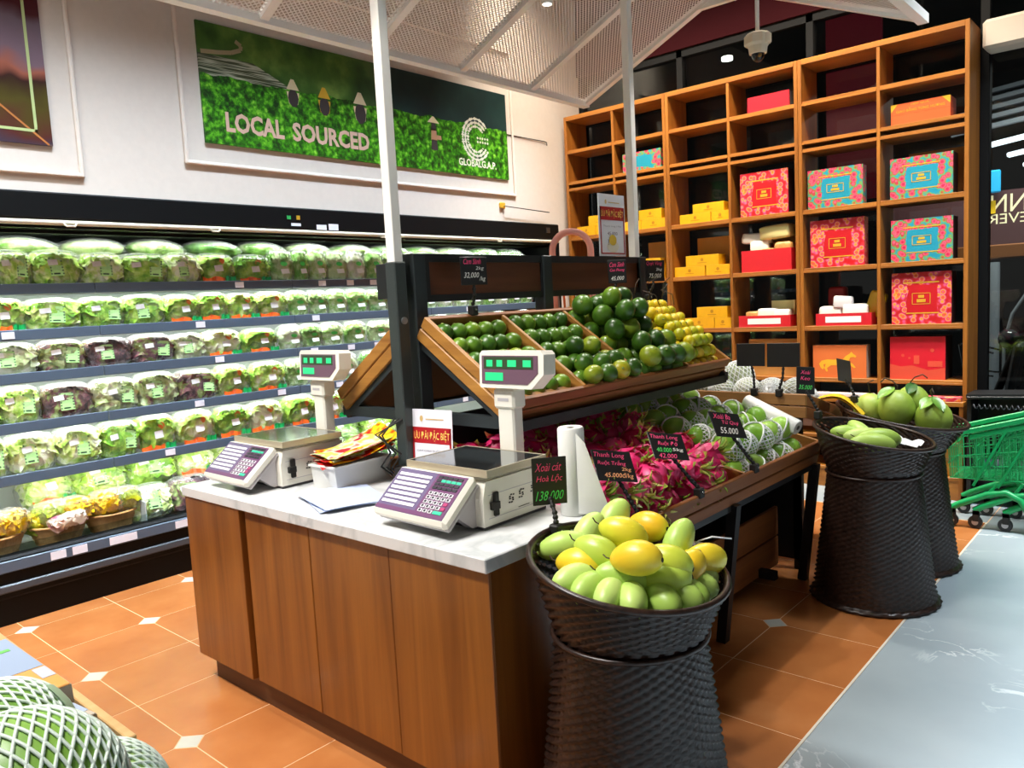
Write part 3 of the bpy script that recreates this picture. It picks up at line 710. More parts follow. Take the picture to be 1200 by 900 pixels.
for r, (bd, ks) in enumerate(ROWS):
    bd = list(bd); ks = list(ks)
    while bd[-1] < 5.3: bd.append(bd[-1] + RND.uniform(.155, .175)); ks.append('H')
    cnt = {}
    for i, kc in enumerate(ks):
        kd = KM[kc]; y0, y1 = bd[i], bd[i + 1]; cnt[kd] = cnt.get(kd, 0) + 1
        gap = (SHZ[r - 1] - .045 if r else 1.89) - SHZ[r]
        hb = {'lettuce': .17, 'red': .17, 'tape': .165, 'herb': .205}[kd]
        top = gap * (.95 if kd != 'herb' else .97) if r else .165 * (1.12 if kd != 'herb' else 1.36)
        sc = (1.0, min(1.25, (y1 - y0) / BW[kd]), min(1.3 if kd != 'herb' else 1.12, top / hb) * RND.uniform(.94, 1.02))
        if kd == 'herb': lab = 'pale herb bag, ' + ORD[cnt[kd] - 1] + ' of the herbs from left, ' + SHN[r]; grp = 'herb bags on the ' + SHN[r]
        else: lab = KN[kd] + ', ' + ORD[cnt[kd] - 1] + ' of its kind from left, ' + SHN[r]; grp = kd + ' bags on the ' + SHN[r]
        lab = lab.replace(' from the top', ' down') if len(lab.split()) > 16 else lab
        if len(lab.split()) > 16: lab = lab.replace('bagged ', '').replace('pale green label', 'label')
        dp = .10 if kd != 'herb' else .068
        bag(kd, i + r, (-4.425 - dp, (y0 + y1) / 2, SHZ[r] - .0055), (0, RND.uniform(-.06, .02) if kd != 'herb' else -.16, RND.uniform(-.1, .1)), sc, lab, grp)
for i in range(13):                                   # long bags lying behind the top row
    y = 1.1 + i * .345
    bag('long', i, (-4.64 + RND.uniform(-.02, .02), y, 1.782), (RND.uniform(-.1, .1), 0, RND.uniform(-.25, .25)), 1, 'upper long bag of greens behind the top row, %s from left' % ORD[i], 'long green bags behind the top row')
    if True: bag('long', i + 1, (-4.70, y + .12, 1.626), (0, 0, RND.uniform(-.2, .2)), (1, 1, 1.3), 'lower long bag of greens behind the top row, %s from left' % ORD[i], 'long green bags behind the top row')
# bottom deck: lettuce, red lettuce and more greens beyond the baskets
base = [('lettuce', 1.86, 0), ('red', 2.12, 0), ('tape', 2.35, 0), ('lettuce', 2.58, 0), ('lettuce', 2.82, 0), ('herb', 3.02, 0), ('herb', 3.2, 0), ('lettuce', 3.4, 0), ('herb', 3.6, 0), ('lettuce', 3.82, 0), ('herb', 4.05, 0), ('lettuce', 4.3, 0), ('lettuce', 4.55, 0), ('herb', 4.8, 0), ('lettuce', 5.05, 0)]
cnt = {}
for i, (kd, y, _) in enumerate(base):
    cnt[kd] = cnt.get(kd, 0) + 1
    lab = {'lettuce': 'large bagged lettuce', 'red': 'bagged red lettuce', 'tape': 'orange-taped lettuce bag', 'herb': 'clear herb bag'}[kd] + ' on the chiller floor deck, ' + ORD[cnt[kd] - 1] + ' from the baskets'
    bag(kd, i, (-4.45, y, .3025), (0, -.25, RND.uniform(-.1, .1)), (1.1, 1.12, 1.2), lab, 'bags on the chiller deck')
for i, y in enumerate((1.45, 1.72, 2.0, 2.28, 2.56, 2.84, 3.1, 3.4, 3.7, 4.0)):
    bag('lettuce' if i % 3 else 'tape', i + 1, (-4.70, y, .42), (0, -.45, RND.uniform(-.2, .2)), (1.2, 1.3, 1.35), 'leaning lettuce bag at the back of the chiller deck, %s from left' % ORD[i], 'bags at the back of the deck')
part('deck_divider', MB().box((-4.58, 1.792, .302), (-4.31, 1.798, .44)), plain('clear_divider', '#c8d0cc', .2), ch)

# wicker trays of yellow vegetable bags on the deck
WICK = wood('tan_wicker', '#9a6a34', '#cb9a5a', 'z', 1.2, .55)
YEL = mottled('yellow_squash_blossom', [(.25, '#7a8a12'), (.42, '#d6b400'), (.6, '#f6c800'), (.8, '#ffe04a')], 14, .5, .7, 40, .4, .35, 4, dist=.008)
YELG = mottled('yellow_green_squash', [(.3, '#8fa21a'), (.6, '#d8cf2a'), (.8, '#f0e67a')], 14, .5, .7, 40, .4, .35, 4, dist=.008)
def wicker_wall(prof, rows, n, amp, sx=1, sy=1, holes=False):
    """woven surface of revolution: prof(v) -> (r, z); strands pass over and under"""
    mb = MB(); vs = []; fs = []; R2 = rows * 2
    for j in range(R2 + 1):
        r, z = prof(j / R2); row = j // 2
        for k in range(n):
            over = ((k // 2) + row) % 2 == 0
            d = (amp if over else -amp * .5) if j % 2 == 1 else -amp * .7
            a = 2 * pi * k / n
            vs.append(((r + d) * cos(a) * sx, (r + d) * sin(a) * sy, z))
    for j in range(R2):
        for k in range(n):
            if holes and 6 < j < R2 - 3 and k % 4 == (1 if (j // 2) % 2 else 3) and j % 2 == 0: continue
            fs.append((j * n + k, j * n + (k + 1) % n, (j + 1) * n + (k + 1) % n, (j + 1) * n + k))
    return mb.add(vs, fs)
tray_wall = mesh('woven_wall', wicker_wall(lambda v: (.105 + .035 * v, .012 + .085 * v), 7, 64, .003, .85, 1.0), WICK, 4)
tray_floor = mesh('woven_floor', MB().lathe([(0, .012), (.107, .012), (.107, .004), (0, .004)], 24, sx=.85), WICK)
tray_rim = mesh('rim', MB().tube([(.141 * .85 * cos(a), .141 * sin(a), .098) for a in [2 * pi * i / 28 for i in range(28)]], .007, 6, closed=True), WICK, 4)
tray_handle = mesh('handle', MB().tube([(.03 * cos(a) - .0, .142, .105 + .055 * sin(a)) for a in [pi * i / 8 for i in range(9)]], .005, 6), WICK, 4)
yellow_bag = [mesh('squash', leafy(.18, .16, .12, s, .3), m, 4) for s, m in ((41, YEL), (42, YELG), (43, YEL))]
yellow_film = mesh('bag', pillow(.18, .16, .125, 44), FILM, 4)
pale_bag = mesh('squash', leafy(.10, .17, .075, 45, .25), mottled('pale_radish', [(.3, '#c8627a'), (.45, '#ecd9c0'), (.75, '#f7f2e6')], 12, .5, .5, 40, .3), 4)
for i, (x, y, nm) in enumerate(((-4.46, 1.40, 'left wicker tray nearer the frame edge on the chiller deck'), (-4.46, 1.665, 'wicker tray of yellow bags beside the clear divider, chiller deck'), (-4.47, 1.11, 'wicker tray cut off by the left frame edge, chiller deck'))):
    t = thing('wicker_tray', nm, 'basket', (x, y, .302), .15 * (i - 1), 'wicker trays on the chiller deck')
    put('woven_wall', tray_wall, t); put('woven_floor', tray_floor, t); put('rim', tray_rim, t)
    put('handle', tray_handle, t); put('handle', tray_handle, t, rot=(0, 0, pi))
    for k in range(4):
        b_ = thing('bagged_squash', ('leftmost', 'second', 'third', 'rightmost')[k] + ' bright yellow vegetable bag heaped in the ' + ('left' if i == 0 else 'right' if i == 1 else 'cut-off') + ' wicker tray', 'vegetable bag', (x - .03 + .05 * (k % 2), y - .07 + .045 * k, .355 + .045 * (k % 2) + .03 * (k == 2)), RND.uniform(-.5, .5), 'yellow bags in wicker trays')
        put('squash', yellow_bag[(k + i) % 3], b_)
        if k % 2: put('bag', yellow_film, b_)
    if i == 0:
        b_ = thing('bagged_radish', 'small pale bag with a pink root in front of yellow bags', 'vegetable bag', (x + .085, y + .02, .395), .15)
        put('roots', pale_bag, b_, rot=(.15, .2, 0))
# ================================================================ WHITE MESH CANOPY
def mesh_mat():
    m, nt, b = new_mat('expanded_white_mesh')
    out = nt.nodes['Material Output']; b.inputs['Base Color'].default_value = lin('#dedad6'); b.inputs['Roughness'].default_value = .45
    tc = N(nt, 'ShaderNodeTexCoord'); mp = N(nt, 'ShaderNodeMapping'); mp.inputs['Rotation'].default_value = (0, 0, 0); mp.inputs['Scale'].default_value = (92, 76, 0)
    nt.links.new(tc.outputs['Object'], mp.inputs['Vector'])
    sp = N(nt, 'ShaderNodeSeparateXYZ'); nt.links.new(mp.outputs[0], sp.inputs[0])
    def mth(op, a, b_=None):
        n = N(nt, 'ShaderNodeMath', operation=op)
        for i, q in enumerate((a, b_)):
            if q is None: continue
            if isinstance(q, (int, float)): n.inputs[i].default_value = q
            else: nt.links.new(q, n.inputs[i])
        return n.outputs[0]
    s1 = mth('ABSOLUTE', mth('SINE', mth('MULTIPLY', mth('ADD', sp.outputs[0], sp.outputs[1]), pi / 2)))
    s2 = mth('ABSOLUTE', mth('SINE', mth('MULTIPLY', mth('SUBTRACT', sp.outputs[0], sp.outputs[1]), pi / 2)))
    hole = mth('GREATER_THAN', mth('MINIMUM', s1, s2), .50)
    tr = N(nt, 'ShaderNodeBsdfTransparent'); mx = N(nt, 'ShaderNodeMixShader')
    nt.links.new(hole, mx.inputs[0]); nt.links.new(b.outputs[0], mx.inputs[1]); nt.links.new(tr.outputs[0], mx.inputs[2])
    nt.links.new(mx.outputs[0], out.inputs['Surface'])
    return m
MESHM = mesh_mat()
XR, ZR, XL, XRT, ZE = -2.14, 3.17, -3.15, -1.085, 2.715
YR = [.81, 1.415, 2.02, 2.635, 3.255, 3.865, 4.44]
PX = -2.175
can = thing('mesh_canopy', 'white house-shaped canopy with fine mesh panels over the fruit display', 'canopy', (PX, 1.86, 0))
part('ridge_beam', MB().bar((XR, YR[0], ZR), (XR, YR[-1], ZR), .045, .05), WHITEM, can)
for xe in (XL, XRT):
    part('eave_beam', MB().bar((xe, YR[0] - .02, ZE), (xe, YR[-1] + .02, ZE), .05, .045), WHITEM, can)
    sgn = 1 if xe < XR else -1
    for y in YR:
        part('rafter', MB().bar((xe, y, ZE), (XR, y, ZR), .042, .036, (0, 0, 1)), WHITEM, can)
    for a, b_ in zip(YR[:-1], YR[1:]):
        L = sqrt((XR - xe) ** 2 + (ZR - ZE) ** 2)
        pm = mesh('mesh_panel', MB().box((.02, .017, -.0015), (L - .02, b_ - a - .017, -.0005)), MESHM)
        o = put('mesh_panel', pm, can); d = Vector((XR - xe, 0, ZR - ZE)).normalized()
        y_ax = Vector((0, 1, 0)) if sgn > 0 else Vector((0, -1, 0)); org = Vector((xe, a if sgn > 0 else b_, ZE)) - wloc(can)
        n_ = d.cross(y_ax)
        o.matrix_local = Matrix(((d.x, y_ax.x, n_.x, org.x), (d.y, y_ax.y, n_.y, org.y), (d.z, y_ax.z, n_.z, org.z), (0, 0, 0, 1)))
for y in (YR[0], YR[-1]):
    part('tie_beam', MB().bar((XR - .16, y, ZR - .07), (XR + .16, y, ZR - .07), .034, .034), WHITEM, can)
for y, PX_ in ((1.86, PX), (3.54, PX - .06)):
    part('white_post', MB().box((PX_ - .021, y - .021, 1.58), (PX_ + .021, y + .021, ZR), .003), WHITEM, can)
    part('post_sleeve', MB().box((PX_ - .027, y - .027, 0), (PX_ + .027, y + .027, 1.585), .004), FRAMEG, can)
    part('post_clamp', MB().lathe([(0, .0), (.013, 0), (.013, .006), (0, .006)], 12, M=frame((PX_ + .0275, y, 1.375), (0, 1, 0), (0, 0, 1))), STEEL, can)

# ================================================================ COUNTER
cb = thing('counter_cabinet', 'walnut counter base with four flat front panels', 'cabinet', (-2.14, 1.64, 0))
YP = 1.39
part('carcass', MB().box((-2.93, YP + .02, .105), (-1.36, 1.885, .74)), W_COUNTER, cb)
part('side_panel', MB().box((-1.362, YP + .003, .0), (-1.342, 1.885, .74), .002), W_COUNTER, cb)
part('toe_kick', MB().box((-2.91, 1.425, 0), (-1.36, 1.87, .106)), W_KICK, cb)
for k, (a, b_, dy) in enumerate(((-2.945, -2.548, -.012), (-2.528, -2.141, 0), (-2.137, -1.741, 0), (-1.737, -1.343, -.002))):
    part('front_panel', MB().box((a, YP + dy, .105), (b_, YP + .02, .739), .002), W_COUNTER, cb)
def slab_mat():
    m, nt, b = new_mat('white_marble_top')
    tc = N(nt, 'ShaderNodeTexCoord'); n2 = N(nt, 'ShaderNodeTexNoise'); n2.inputs['Scale'].default_value = 2.2; n2.inputs['Detail'].default_value = 5; n2.inputs['Distortion'].default_value = 1.5
    nt.links.new(tc.outputs['Object'], n2.inputs['Vector'])
    nt.links.new(ramp(nt, [(.44, '#d6d8d8'), (.5, '#bfc3c4'), (.56, '#d9dada')], n2.outputs['Fac']), b.inputs['Base Color']); b.inputs['Roughness'].default_value = .18
    return m
top = single('marble_slab', MB().box((-2.955, 1.372, 0), (-1.335, 1.89, .039), .003), slab_mat(), 'white marble worktop on the walnut counter', 'worktop', (0, 0, .741))

# ================================================================ FRUIT DISPLAY FRAME
df = thing('fruit_display_stand', 'black steel fruit display frame with wooden back boards', 'display stand', (PX, 2.7, 0))
Y0, Y1 = 1.95, 3.48
for y in (Y0, 2.70, Y1):
    part('post', MB().box((PX - .03, y - .03, 0), (PX + .03, y + .03, 1.615), .003), FRAME, df)
part('top_rail', MB().box((PX - .02, Y0 + .03, 1.585), (PX + .02, Y1 + .03, 1.615)), BLACK, df)
part('bottom_rail', MB().box((PX - .02, Y0 + .03, 1.437), (PX + .02, Y1 + .03, 1.463)), BLACK, df)
for a, b_ in ((Y0 + .03, Y0 + .055), (2.665, 2.735), (Y1 - .03, Y1 + .03)):
    part('mullion', MB().box((PX - .021, a, 1.437), (PX + .021, b_, 1.615)), BLACK, df)
part('back_board', MB().box((PX - .008, Y0 + .055, 1.463), (PX + .012, 2.665, 1.585)), W_PANEL, df)
part('back_board', MB().box((PX - .008, 2.735, 1.463), (PX + .012, Y1 - .03, 1.585)), W_PANEL, df)
part('junction_box', MB().box((PX - .13, 1.875, 1.455), (PX - .03, 1.90, 1.585), .003), BLACK, df)
for y in (Y0, Y1):
    for s in (-1, 1):
        part('strut', MB().bar((PX + s * .03, y, 1.295), (PX + s * .46, y, 1.005), .035, .05), FRAME, df)
        part('cross_bar', MB().box((PX + s * .03, y - .018, .995), (PX + s * .47, y + .018, 1.035)), FRAME, df)
        part('foot_bar', MB().box((PX + s * .03, y - .018, .05), (PX + s * .70, y + .018, .09)), BLACK, df)
for s in (-1, 1):
    part('under_panel', MB().bar((PX + s * .06, (Y0 + Y1) / 2, 1.26), (PX + s * .44, (Y0 + Y1) / 2, 1.00), Y1 - Y0 - .06, .006), BLACK, df)
    part('crate_rail', MB().box((PX + s * .455 - .015, Y0, .985), (PX + s * .455 + .015, Y1, 1.02)), BLACK, df)
    part('lower_rail', MB().box((PX + s * .79 - .015, Y0, .555), (PX + s * .79 + .015, 3.72, .60)), BLACK, df)
    for y in (1.97, 2.83, 3.69):
        part('leg', MB().bar((PX + s * .745, y, 0), (PX + s * .81, y, .58), .04, .04, (0, 1, 0)), BLACK, df)
    part('storage_board', MB().box((PX + s * .60, 1.92, .05), (PX + s * .62, 3.70, .195), .003), W_CRATEY, df)
    part('storage_board', MB().box((PX + s * .60, 1.92, .202), (PX + s * .62, 3.70, .345), .003), W_CRATEY, df)
    part('storage_floor', MB().box((PX + s * .04, 1.92, .04), (PX + s * .60, 3.70, .05)), BLACK, df)
part('lower_back', MB().box((PX - .01, Y0, .35), (PX + .01, 3.70, 1.0)), BLACK, df)

class Crate:
    """tilted open crate: s runs down the slope, y along the display, n up out of the crate"""
    def __init__(self, name, label, back, front, y0, y1, depth, divs, group=None, mat_end=None, thick=.018):
        self.o = Vector((back[0], y0, back[1])); d = Vector((front[0] - back[0], 0, front[1] - back[1])); self.L = d.length; self.W = y1 - y0; self.depth = depth
        s = d.normalized(); y = Vector((0, 1, 0)); n = s.cross(y)
        if n.z < 0: n = -n
        self.s, self.n = s, n; self.rzsign = 1 if s.x > 0 else -1
        self.M = Matrix(((s.x, y.x, n.x, self.o.x), (s.y, y.y, n.y, self.o.y), (s.z, y.z, n.z, self.o.z), (0, 0, 0, 1)))
        t = thing(name, label, 'crate', (0, 0, 0), 0, group); t.location = self.M @ Vector((self.L / 2, self.W / 2, -depth)); self.t = t
        th = thick; h = depth / 2; M = self.M; me = mat_end or W_CRATE
        for k in (0, 1):
            n1 = -k * h; n0 = -(k + 1) * h + .006
            for yy in (0, self.W - th): part('end_plank', MB().box((0, yy, n0), (self.L, yy + th, n1), .003, 0, M), me, t)
            part('front_plank', MB().box((self.L - th, th, n0), (self.L, self.W - th, n1), .003, 0, M), W_CRATEY, t)
            part('back_plank', MB().box((0, th, n0), (th, self.W - th, n1), .003, 0, M), W_CRATEY, t)
        part('bottom', MB().box((th, th, -depth + .01), (self.L - th, self.W - th, -depth + .02), 0, 0, M), W_CRATEY, t)
        for y in divs: part('divider', MB().box((th, y - .008, -depth + .02), (self.L - th, y + .008, -.002), .002, 0, M), me, t)
    def P(self, s, y, n): return self.M @ Vector((s, y, n))
crU = Crate('display_crate', 'upper slatted crate of citrus on the display, aisle side', (-2.105, 1.385), (-1.685, 1.095), Y0 - .03, Y1 + .02, .10, (.41, .81, 1.19), 'slatted display crates')
crUL = Crate('display_crate', 'upper slatted crate tilting towards the chiller behind the post', (-2.245, 1.385), (-2.665, 1.095), Y0 - .03, Y1 + .02, .10, (), 'slatted display crates')
crL = Crate('display_crate', 'lower slatted crate of dragon fruit and netted guava', (-2.10, .862), (-1.345, .687), 1.895, 3.735, .13, (1.03,), 'slatted display crates')
crLL = Crate('display_crate', 'lower slatted crate tilting towards the chiller, mostly hidden', (-2.25, .862), (-3.0, .687), 1.93, 3.735, .13, (), 'slatted display crates')

# melon crate at the far end, tilting away from the camera
mc = thing('melon_crate', 'wooden crate of netted melons at the far display end', 'crate', (-1.8, 4.0, .6))
for k in (0, 1):
    z1 = .898 - k * .062; z0 = z1 - .056
    part('back_plank', MB().box((-2.30, 3.785, z0), (-1.44, 3.803, z1), .003), wood('melon_plank%d' % k, '#8a5c30', '#b98a50', 'x', .8, .5), mc)
for xx in (-2.30, -1.458):
    for k in (0, 1):
        part('end_plank', MB().bar((xx + .009, 3.803, .868 - k * .062), (xx + .009, 4.45, .70 - k * .062), .018, .056, bev=.003), W_CRATEY, mc)
part('bottom', MB().bar((-1.87, 3.803, .80), (-1.87, 4.45, .63), .82, .01), W_CRATEY, mc)
part('front_plank', MB().box((-2.30, 4.45, .60), (-1.44, 4.468, .72), .003), W_CRATE, mc)
for xx in (-2.25, -1.5):
    for yy, zt in ((3.83, .77), (4.42, .60)): part('leg', MB().box((xx - .02, yy - .02, 0), (xx + .02, yy + .02, zt)), BLACK, mc)
part('skirt_panel', MB().box((-2.27, 3.81, .05), (-1.48, 3.82, .78)), BLACK, mc)

# ================================================================ SCALES
VIO = plain('violet_overlay', '#665a7c', .35); MAUVE = plain('mauve_overlay', '#6e5262', .3); VIOD = plain('purple_overlay', '#6c4268', .35)
LCD = plain('lit_green_lcd', '#1f9c5a', .3, emit='#2fe08a', estr=.9); LCDD = plain('dark_lcd', '#3a4a34', .25)
KEYW = plain('white_key', '#e6e6ea', .4); KEYD = plain('dark_key', '#2b2b33', .4); KEYG = plain('teal_key', '#36c89a', .4); KEYP = plain('magenta_key', '#b03a6e', .4)
def make_scale(label, loc, rz, wd=1.0):
    t = thing('weighing_scale', label, 'scale', loc, rz, 'price computing scales on the counter')
    P = lambda n, mb, m, s=0, par=None: part(n, mb, m, par or t, s, local=True)
    X = Matrix(((0, 0, 1, 0), (1, 0, 0, 0), (0, 1, 0, 0), (0, 0, 0, 1)))
    body = MB().prism([(-.138, .010), (.140, .010), (.146, .045), (.140, .140), (-.125, .140), (-.138, .09)], -.150, .150, X)
    P('body', body, WHITEP)
    P('body_top', MB().box((-.146, -.12, .140), (.146, .136, .148), .004), WHITEP)
    P('base_rim', MB().box((-.148, -.136, .0), (.148, .145, .011), .003), plain('dark_base', '#3c3a3c', .5))
    P('seam', MB().box((.1495, -.118, .098), (.1506, .138, .100)).box((.1495, -.118, .030), (.1506, .138, .032)).box((-.1506, -.118, .098), (-.1495, .138, .100)), GREYP)
    P('printer_latch', MB().box((.149, -.100, .035), (.160, -.080, .105), .003).box((.149, -.112, .055), (.164, -.080, .078), .002), INKBLK)
    sk = MB(); SM = frame((.1506, -.12, 0), (0, 1, 0), (0, 0, 1))
    for k, (u, v) in enumerate(((.10, .070), (.145, .076), (.20, .082))):
        for q in range(9):
            a = q * .8; rr = .006 + .008 * ((q * 3) % 4) / 3
            sk.box((u + rr * cos(a) - .003, v + rr * sin(a) - .002, 0), (u + rr * cos(a) + .004, v + rr * sin(a) + .002, .0006), 0, 0, SM)
    sk.box((.13, .036, 0), (.18, .038, .0006), 0, 0, SM)
    P('sticker_marks', sk, INKBLK)['kind'] = 'stuff'
    chk = MB()
    for sx in (-.150, .088): chk.prism([(-.215, .055), (-.155, .008), (-.13, .008), (-.13, .125), (-.15, .135)], sx, sx + .03, X)
    chk.box((-.12, -.20, .040), (.09, -.13, .085))
    P('keyboard_bracket', chk, GREYP)
    KW = .318
    KM_ = frame((-.188, -.274, .05), (1, -.025, 0), (0, .759, .651))
    kbo = P('keyboard', MB().box((0, 0, -.034), (KW, .172, .0), .010, 0, KM_), WHITEP)
    part('keyboard_shell', MB().box((.006, .004, -.046), (KW - .006, .168, -.033), .004, 0, KM_), GREYP, kbo, local=True)
    part('overlay', MB().box((.012, .012, 0), (KW - .012, .160, .0012), 0, 0, KM_), VIO, kbo, local=True)
    part('overlay_band', MB().box((.182, .013, .001), (KW - .013, .159, .002), 0, 0, KM_).box((.013, .013, .001), (.182, .026, .0019), 0, 0, KM_), VIOD, kbo, local=True)
    kw = MB()
    for r in range(7):
        for c in range(8): kw.box((.024 + c * .0180, .036 + r * .0166, .001), (.0408 + c * .0180, .0455 + r * .0166, .0028), 0, 0, KM_)
    part('preset_key', kw, KEYW, kbo, local=True)['kind'] = 'stuff'
    kn = MB(); kd = MB(); kg = MB(); kp = MB()
    for r in range(5):
        for c in range(5):
            x0 = .194 + c * .0208; y0 = .026 + r * .0150
            tgt = kg if (r == 0 and c >= 3) else kp if (r in (1, 2) and c == 4) else kn
            if tgt is kg and c == 4: continue
            w_ = .036 if tgt is kg else .0165
            tgt.box((x0, y0, .002), (x0 + w_, y0 + .0112, .0045), .003, 0, KM_)
            if tgt is kn: kd.box((x0 + .0045, y0 + .002, .0045), (x0 + .013, y0 + .0092, .0050), 0, 0, KM_)
    for r in range(4):
        for c in range(5): (kg if r == 2 and c > 0 else kd).box((.194 + c * .0208, .106 + r * .0125, .002), (.2112 + c * .0208, .1148 + r * .0125, .0040), 0, 0, KM_)
    part('number_key', kn, KEYW, kbo, local=True)['kind'] = 'stuff'; part('function_key', kd, KEYD, kbo, local=True)['kind'] = 'stuff'
    part('green_key', kg, KEYG, kbo, local=True)['kind'] = 'stuff'; part('magenta_key', kp, KEYP, kbo, local=True)['kind'] = 'stuff'
    pl = P('platter', MB().box((-.166, -.134, .166), (.166, .124, .175), .003), PLAT)
    part('platter_lip', MB().box((-.169, -.137, .154), (.169, -.132, .176)).box((-.169, .122, .154), (.169, .127, .176)).box((-.169, -.132, .154), (-.164, .122, .176)).box((.164, -.132, .154), (.169, .122, .176)), plain('cream_lip', '#b9ae96', .35, .3), pl, local=True)
    P('platter_support', MB().box((-.10, -.07, .147), (.10, .10, .167)), GREYP)
    P('column', MB().box((-.058, .165, .0), (.012, .215, .310), .006), WHITEP)
    P('collar', MB().box((-.068, .158, .300), (.022, .222, .365), .008), WHITEP)
    P('collar_label', MB().box((-.046, .1572, .326), (.0, .1582, .336)), GREYP)
    HMx = frame((.027, .145, .428), (1, 0, 0), (0, .06, 1))
    hp = [(-.123, .062), (.122, .062), (.134, .050), (.134, -.012), (.085, -.058), (-.128, -.058), (-.134, -.050), (-.134, .050)]
    hd = P('display_head', MB().prism(hp, -.058, 0, HMx), WHITEP)
    fp = [(-.122, .046), (.112, .046), (.112, -.008), (.070, -.044), (-.122, -.044)]
    part('display_face', MB().prism(fp, 0, .002, HMx), MAUVE, hd, local=True)
    part('display_window', MB().box((-.112, .004, .002), (.094, .042, .003), 0, 0, HMx), LCDD, hd, local=True)
    for x0, x1 in ((-.100, -.074), (-.056, -.032), (-.010, .026), (.054, .086)): part('lcd_digits', MB().box((x0, .011, .003), (x1, .032, .0036), 0, 0, HMx), LCD, hd, local=True)
    part('lcd_digits', MB().box((-.106, -.034, .002), (-.030, -.008, .0034), 0, 0, HMx), LCD, hd, local=True)
    return t
PLAT = plain('polished_platter', '#8c9498', .1, .95)
sc1 = make_scale('white weighing scale with violet keyboard nearest the counter corner', (-1.655, 1.69, .78), 0)
sc2 = make_scale('white weighing scale with violet keyboard at the counter far left', (-2.672, 1.685, .78), 0)

# ================================================================ COUNTER ITEMS
tr = thing('plastic_tub', 'white plastic tub holding promotional leaflets on the counter', 'tub', (-2.372, 1.752, .78), radians(92))
tr.scale = (.84, .72, 1.0)
tb = MB(); wv = [(-.15, -.10), (.15, -.10), (.15, .10), (-.15, .10)]
part('body', MB().box((-.145, -.09, 0), (.145, .09, .006)).prism([(-.145, 0), (.145, 0), (.155, .085), (-.155, .085)], -.096, -.090, Matrix(((1, 0, 0, 0), (0, 0, 1, 0), (0, 1, 0, 0), (0, 0, 0, 1)))).prism([(-.145, 0), (.145, 0), (.155, .085), (-.155, .085)], .090, .096, Matrix(((1, 0, 0, 0), (0, 0, 1, 0), (0, 1, 0, 0), (0, 0, 0, 1)))).bar((-.145, 0, 0), (-.155, 0, .085), .006, .19, (0, 1, 0)).bar((.145, 0, 0), (.155, 0, .085), .006, .19, (0, 1, 0)), plain('milky_tub', '#cfcfcb', .35), tr, local=True)
part('rim', MB().box((-.165, -.105, .083), (.165, -.093, .09)).box((-.165, .093, .083), (.165, .105, .09)).box((-.165, -.093, .083), (-.153, .093, .09)).box((.153, -.093, .083), (.165, .093, .09)), plain('milky_rim', '#dcdcd8', .35), tr, local=True)
def leaflet_mat(name, cols):
    return mottled(name, cols, 22, .25, 0, rand=0, detail=1)
LF = [leaflet_mat('red_leaflet', [(.4, '#c01a1e'), (.5, '#e0302a'), (.6, '#f4e8d8')]), leaflet_mat('yellow_leaflet', [(.35, '#b84a10'), (.5, '#f8d820'), (.65, '#e83020')]), leaflet_mat('green_leaflet', [(.4, '#b8d060'), (.5, '#e0e0c8'), (.6, '#b02830')]), leaflet_mat('brown_leaflet', [(.4, '#8a3c1a'), (.55, '#b05a2c'), (.65, '#f0d080')])]
for k in range(7):
    single('promo_leaflet', MB().grid(lambda u, v, k=k: (-.13 + .27 * u, -.09 + .18 * v, .018 * sin(u * 2.4 + k * .7) + .012 * sin(v * 3 + k) + .02 * u * u * (k % 3)), 10, 6).grid(lambda u, v, k=k: (-.13 + .27 * u, -.09 + .18 * v, -.0008 + .018 * sin(u * 2.4 + k * .7) + .012 * sin(v * 3 + k) + .02 * u * u * (k % 3)), 10, 6), LF[k % 4],
           ('topmost glossy red and yellow leaflet in the white tub' if k == 6 else 'glossy leaflet in the white tub pile, %s from the bottom' % ORD[k]), 'leaflet', (-2.372 + .012 * (k % 3), 1.755 + .01 * (k % 2), .878 + k * .008), (.03 * (k % 2), -.14, radians(75 + 9 * ((k * 5) % 4 - 1))), 4, 'leaflets in the tub')
for k in range(2):
    single('paper_sheet', MB().grid(lambda u, v, k=k: (-.17 + .30 * u, -.13 + .24 * v, .006 + .004 * sin(v * 3 + k) + .008 * max(0, .2 - u) + .005 * k), 8, 8).grid(lambda u, v, k=k: (-.17 + .30 * u, -.13 + .24 * v, .0045 + .004 * sin(v * 3 + k) + .008 * max(0, .2 - u) + .005 * k), 8, 8), plain('bluish_paper%d' % k, '#b9c6e4', .6),
           ('upper' if k else 'lower') + ' sheet of the folded white paper between the two scales', 'paper', (-2.16, 1.575, .78), (0, 0, radians(-22 + 7 * k)), 4, 'paper sheets between the scales')
rl = thing('bag_roll', 'upright roll of white produce bags at the counter end', 'bag roll', (-1.398, 1.83, .78))
ROLL = plain('white_bag_film', '#e6e6e2', .4, bump=.25, bscale=30)
part('roll', MB().lathe([(.012, .262), (.036, .264), (.040, .258), (.040, .003), (.037, 0), (.012, 0)], 24), ROLL, rl, .8, local=True)
part('core', MB().lathe([(.012, .0), (.012, .2625), (.008, .2625), (.008, 0)], 14), plain('cardboard_core', '#6e6a60', .7), rl, .8, local=True)
part('loose_sheet', MB().grid(lambda u, v: (.012 + .028 + .040 * u + .05 * (1 - v) * u, -.028 + .05 * u * (1 - v) - .012 * u, .012 + .24 * v * (1 - .10 * u)), 8, 10).grid(lambda u, v: (.0405 + .04 * u + .05 * (1 - v) * u, -.0295 + .05 * u * (1 - v) - .012 * u, .012 + .24 * v * (1 - .10 * u)), 8, 10), ROLL, rl, 4, local=True)
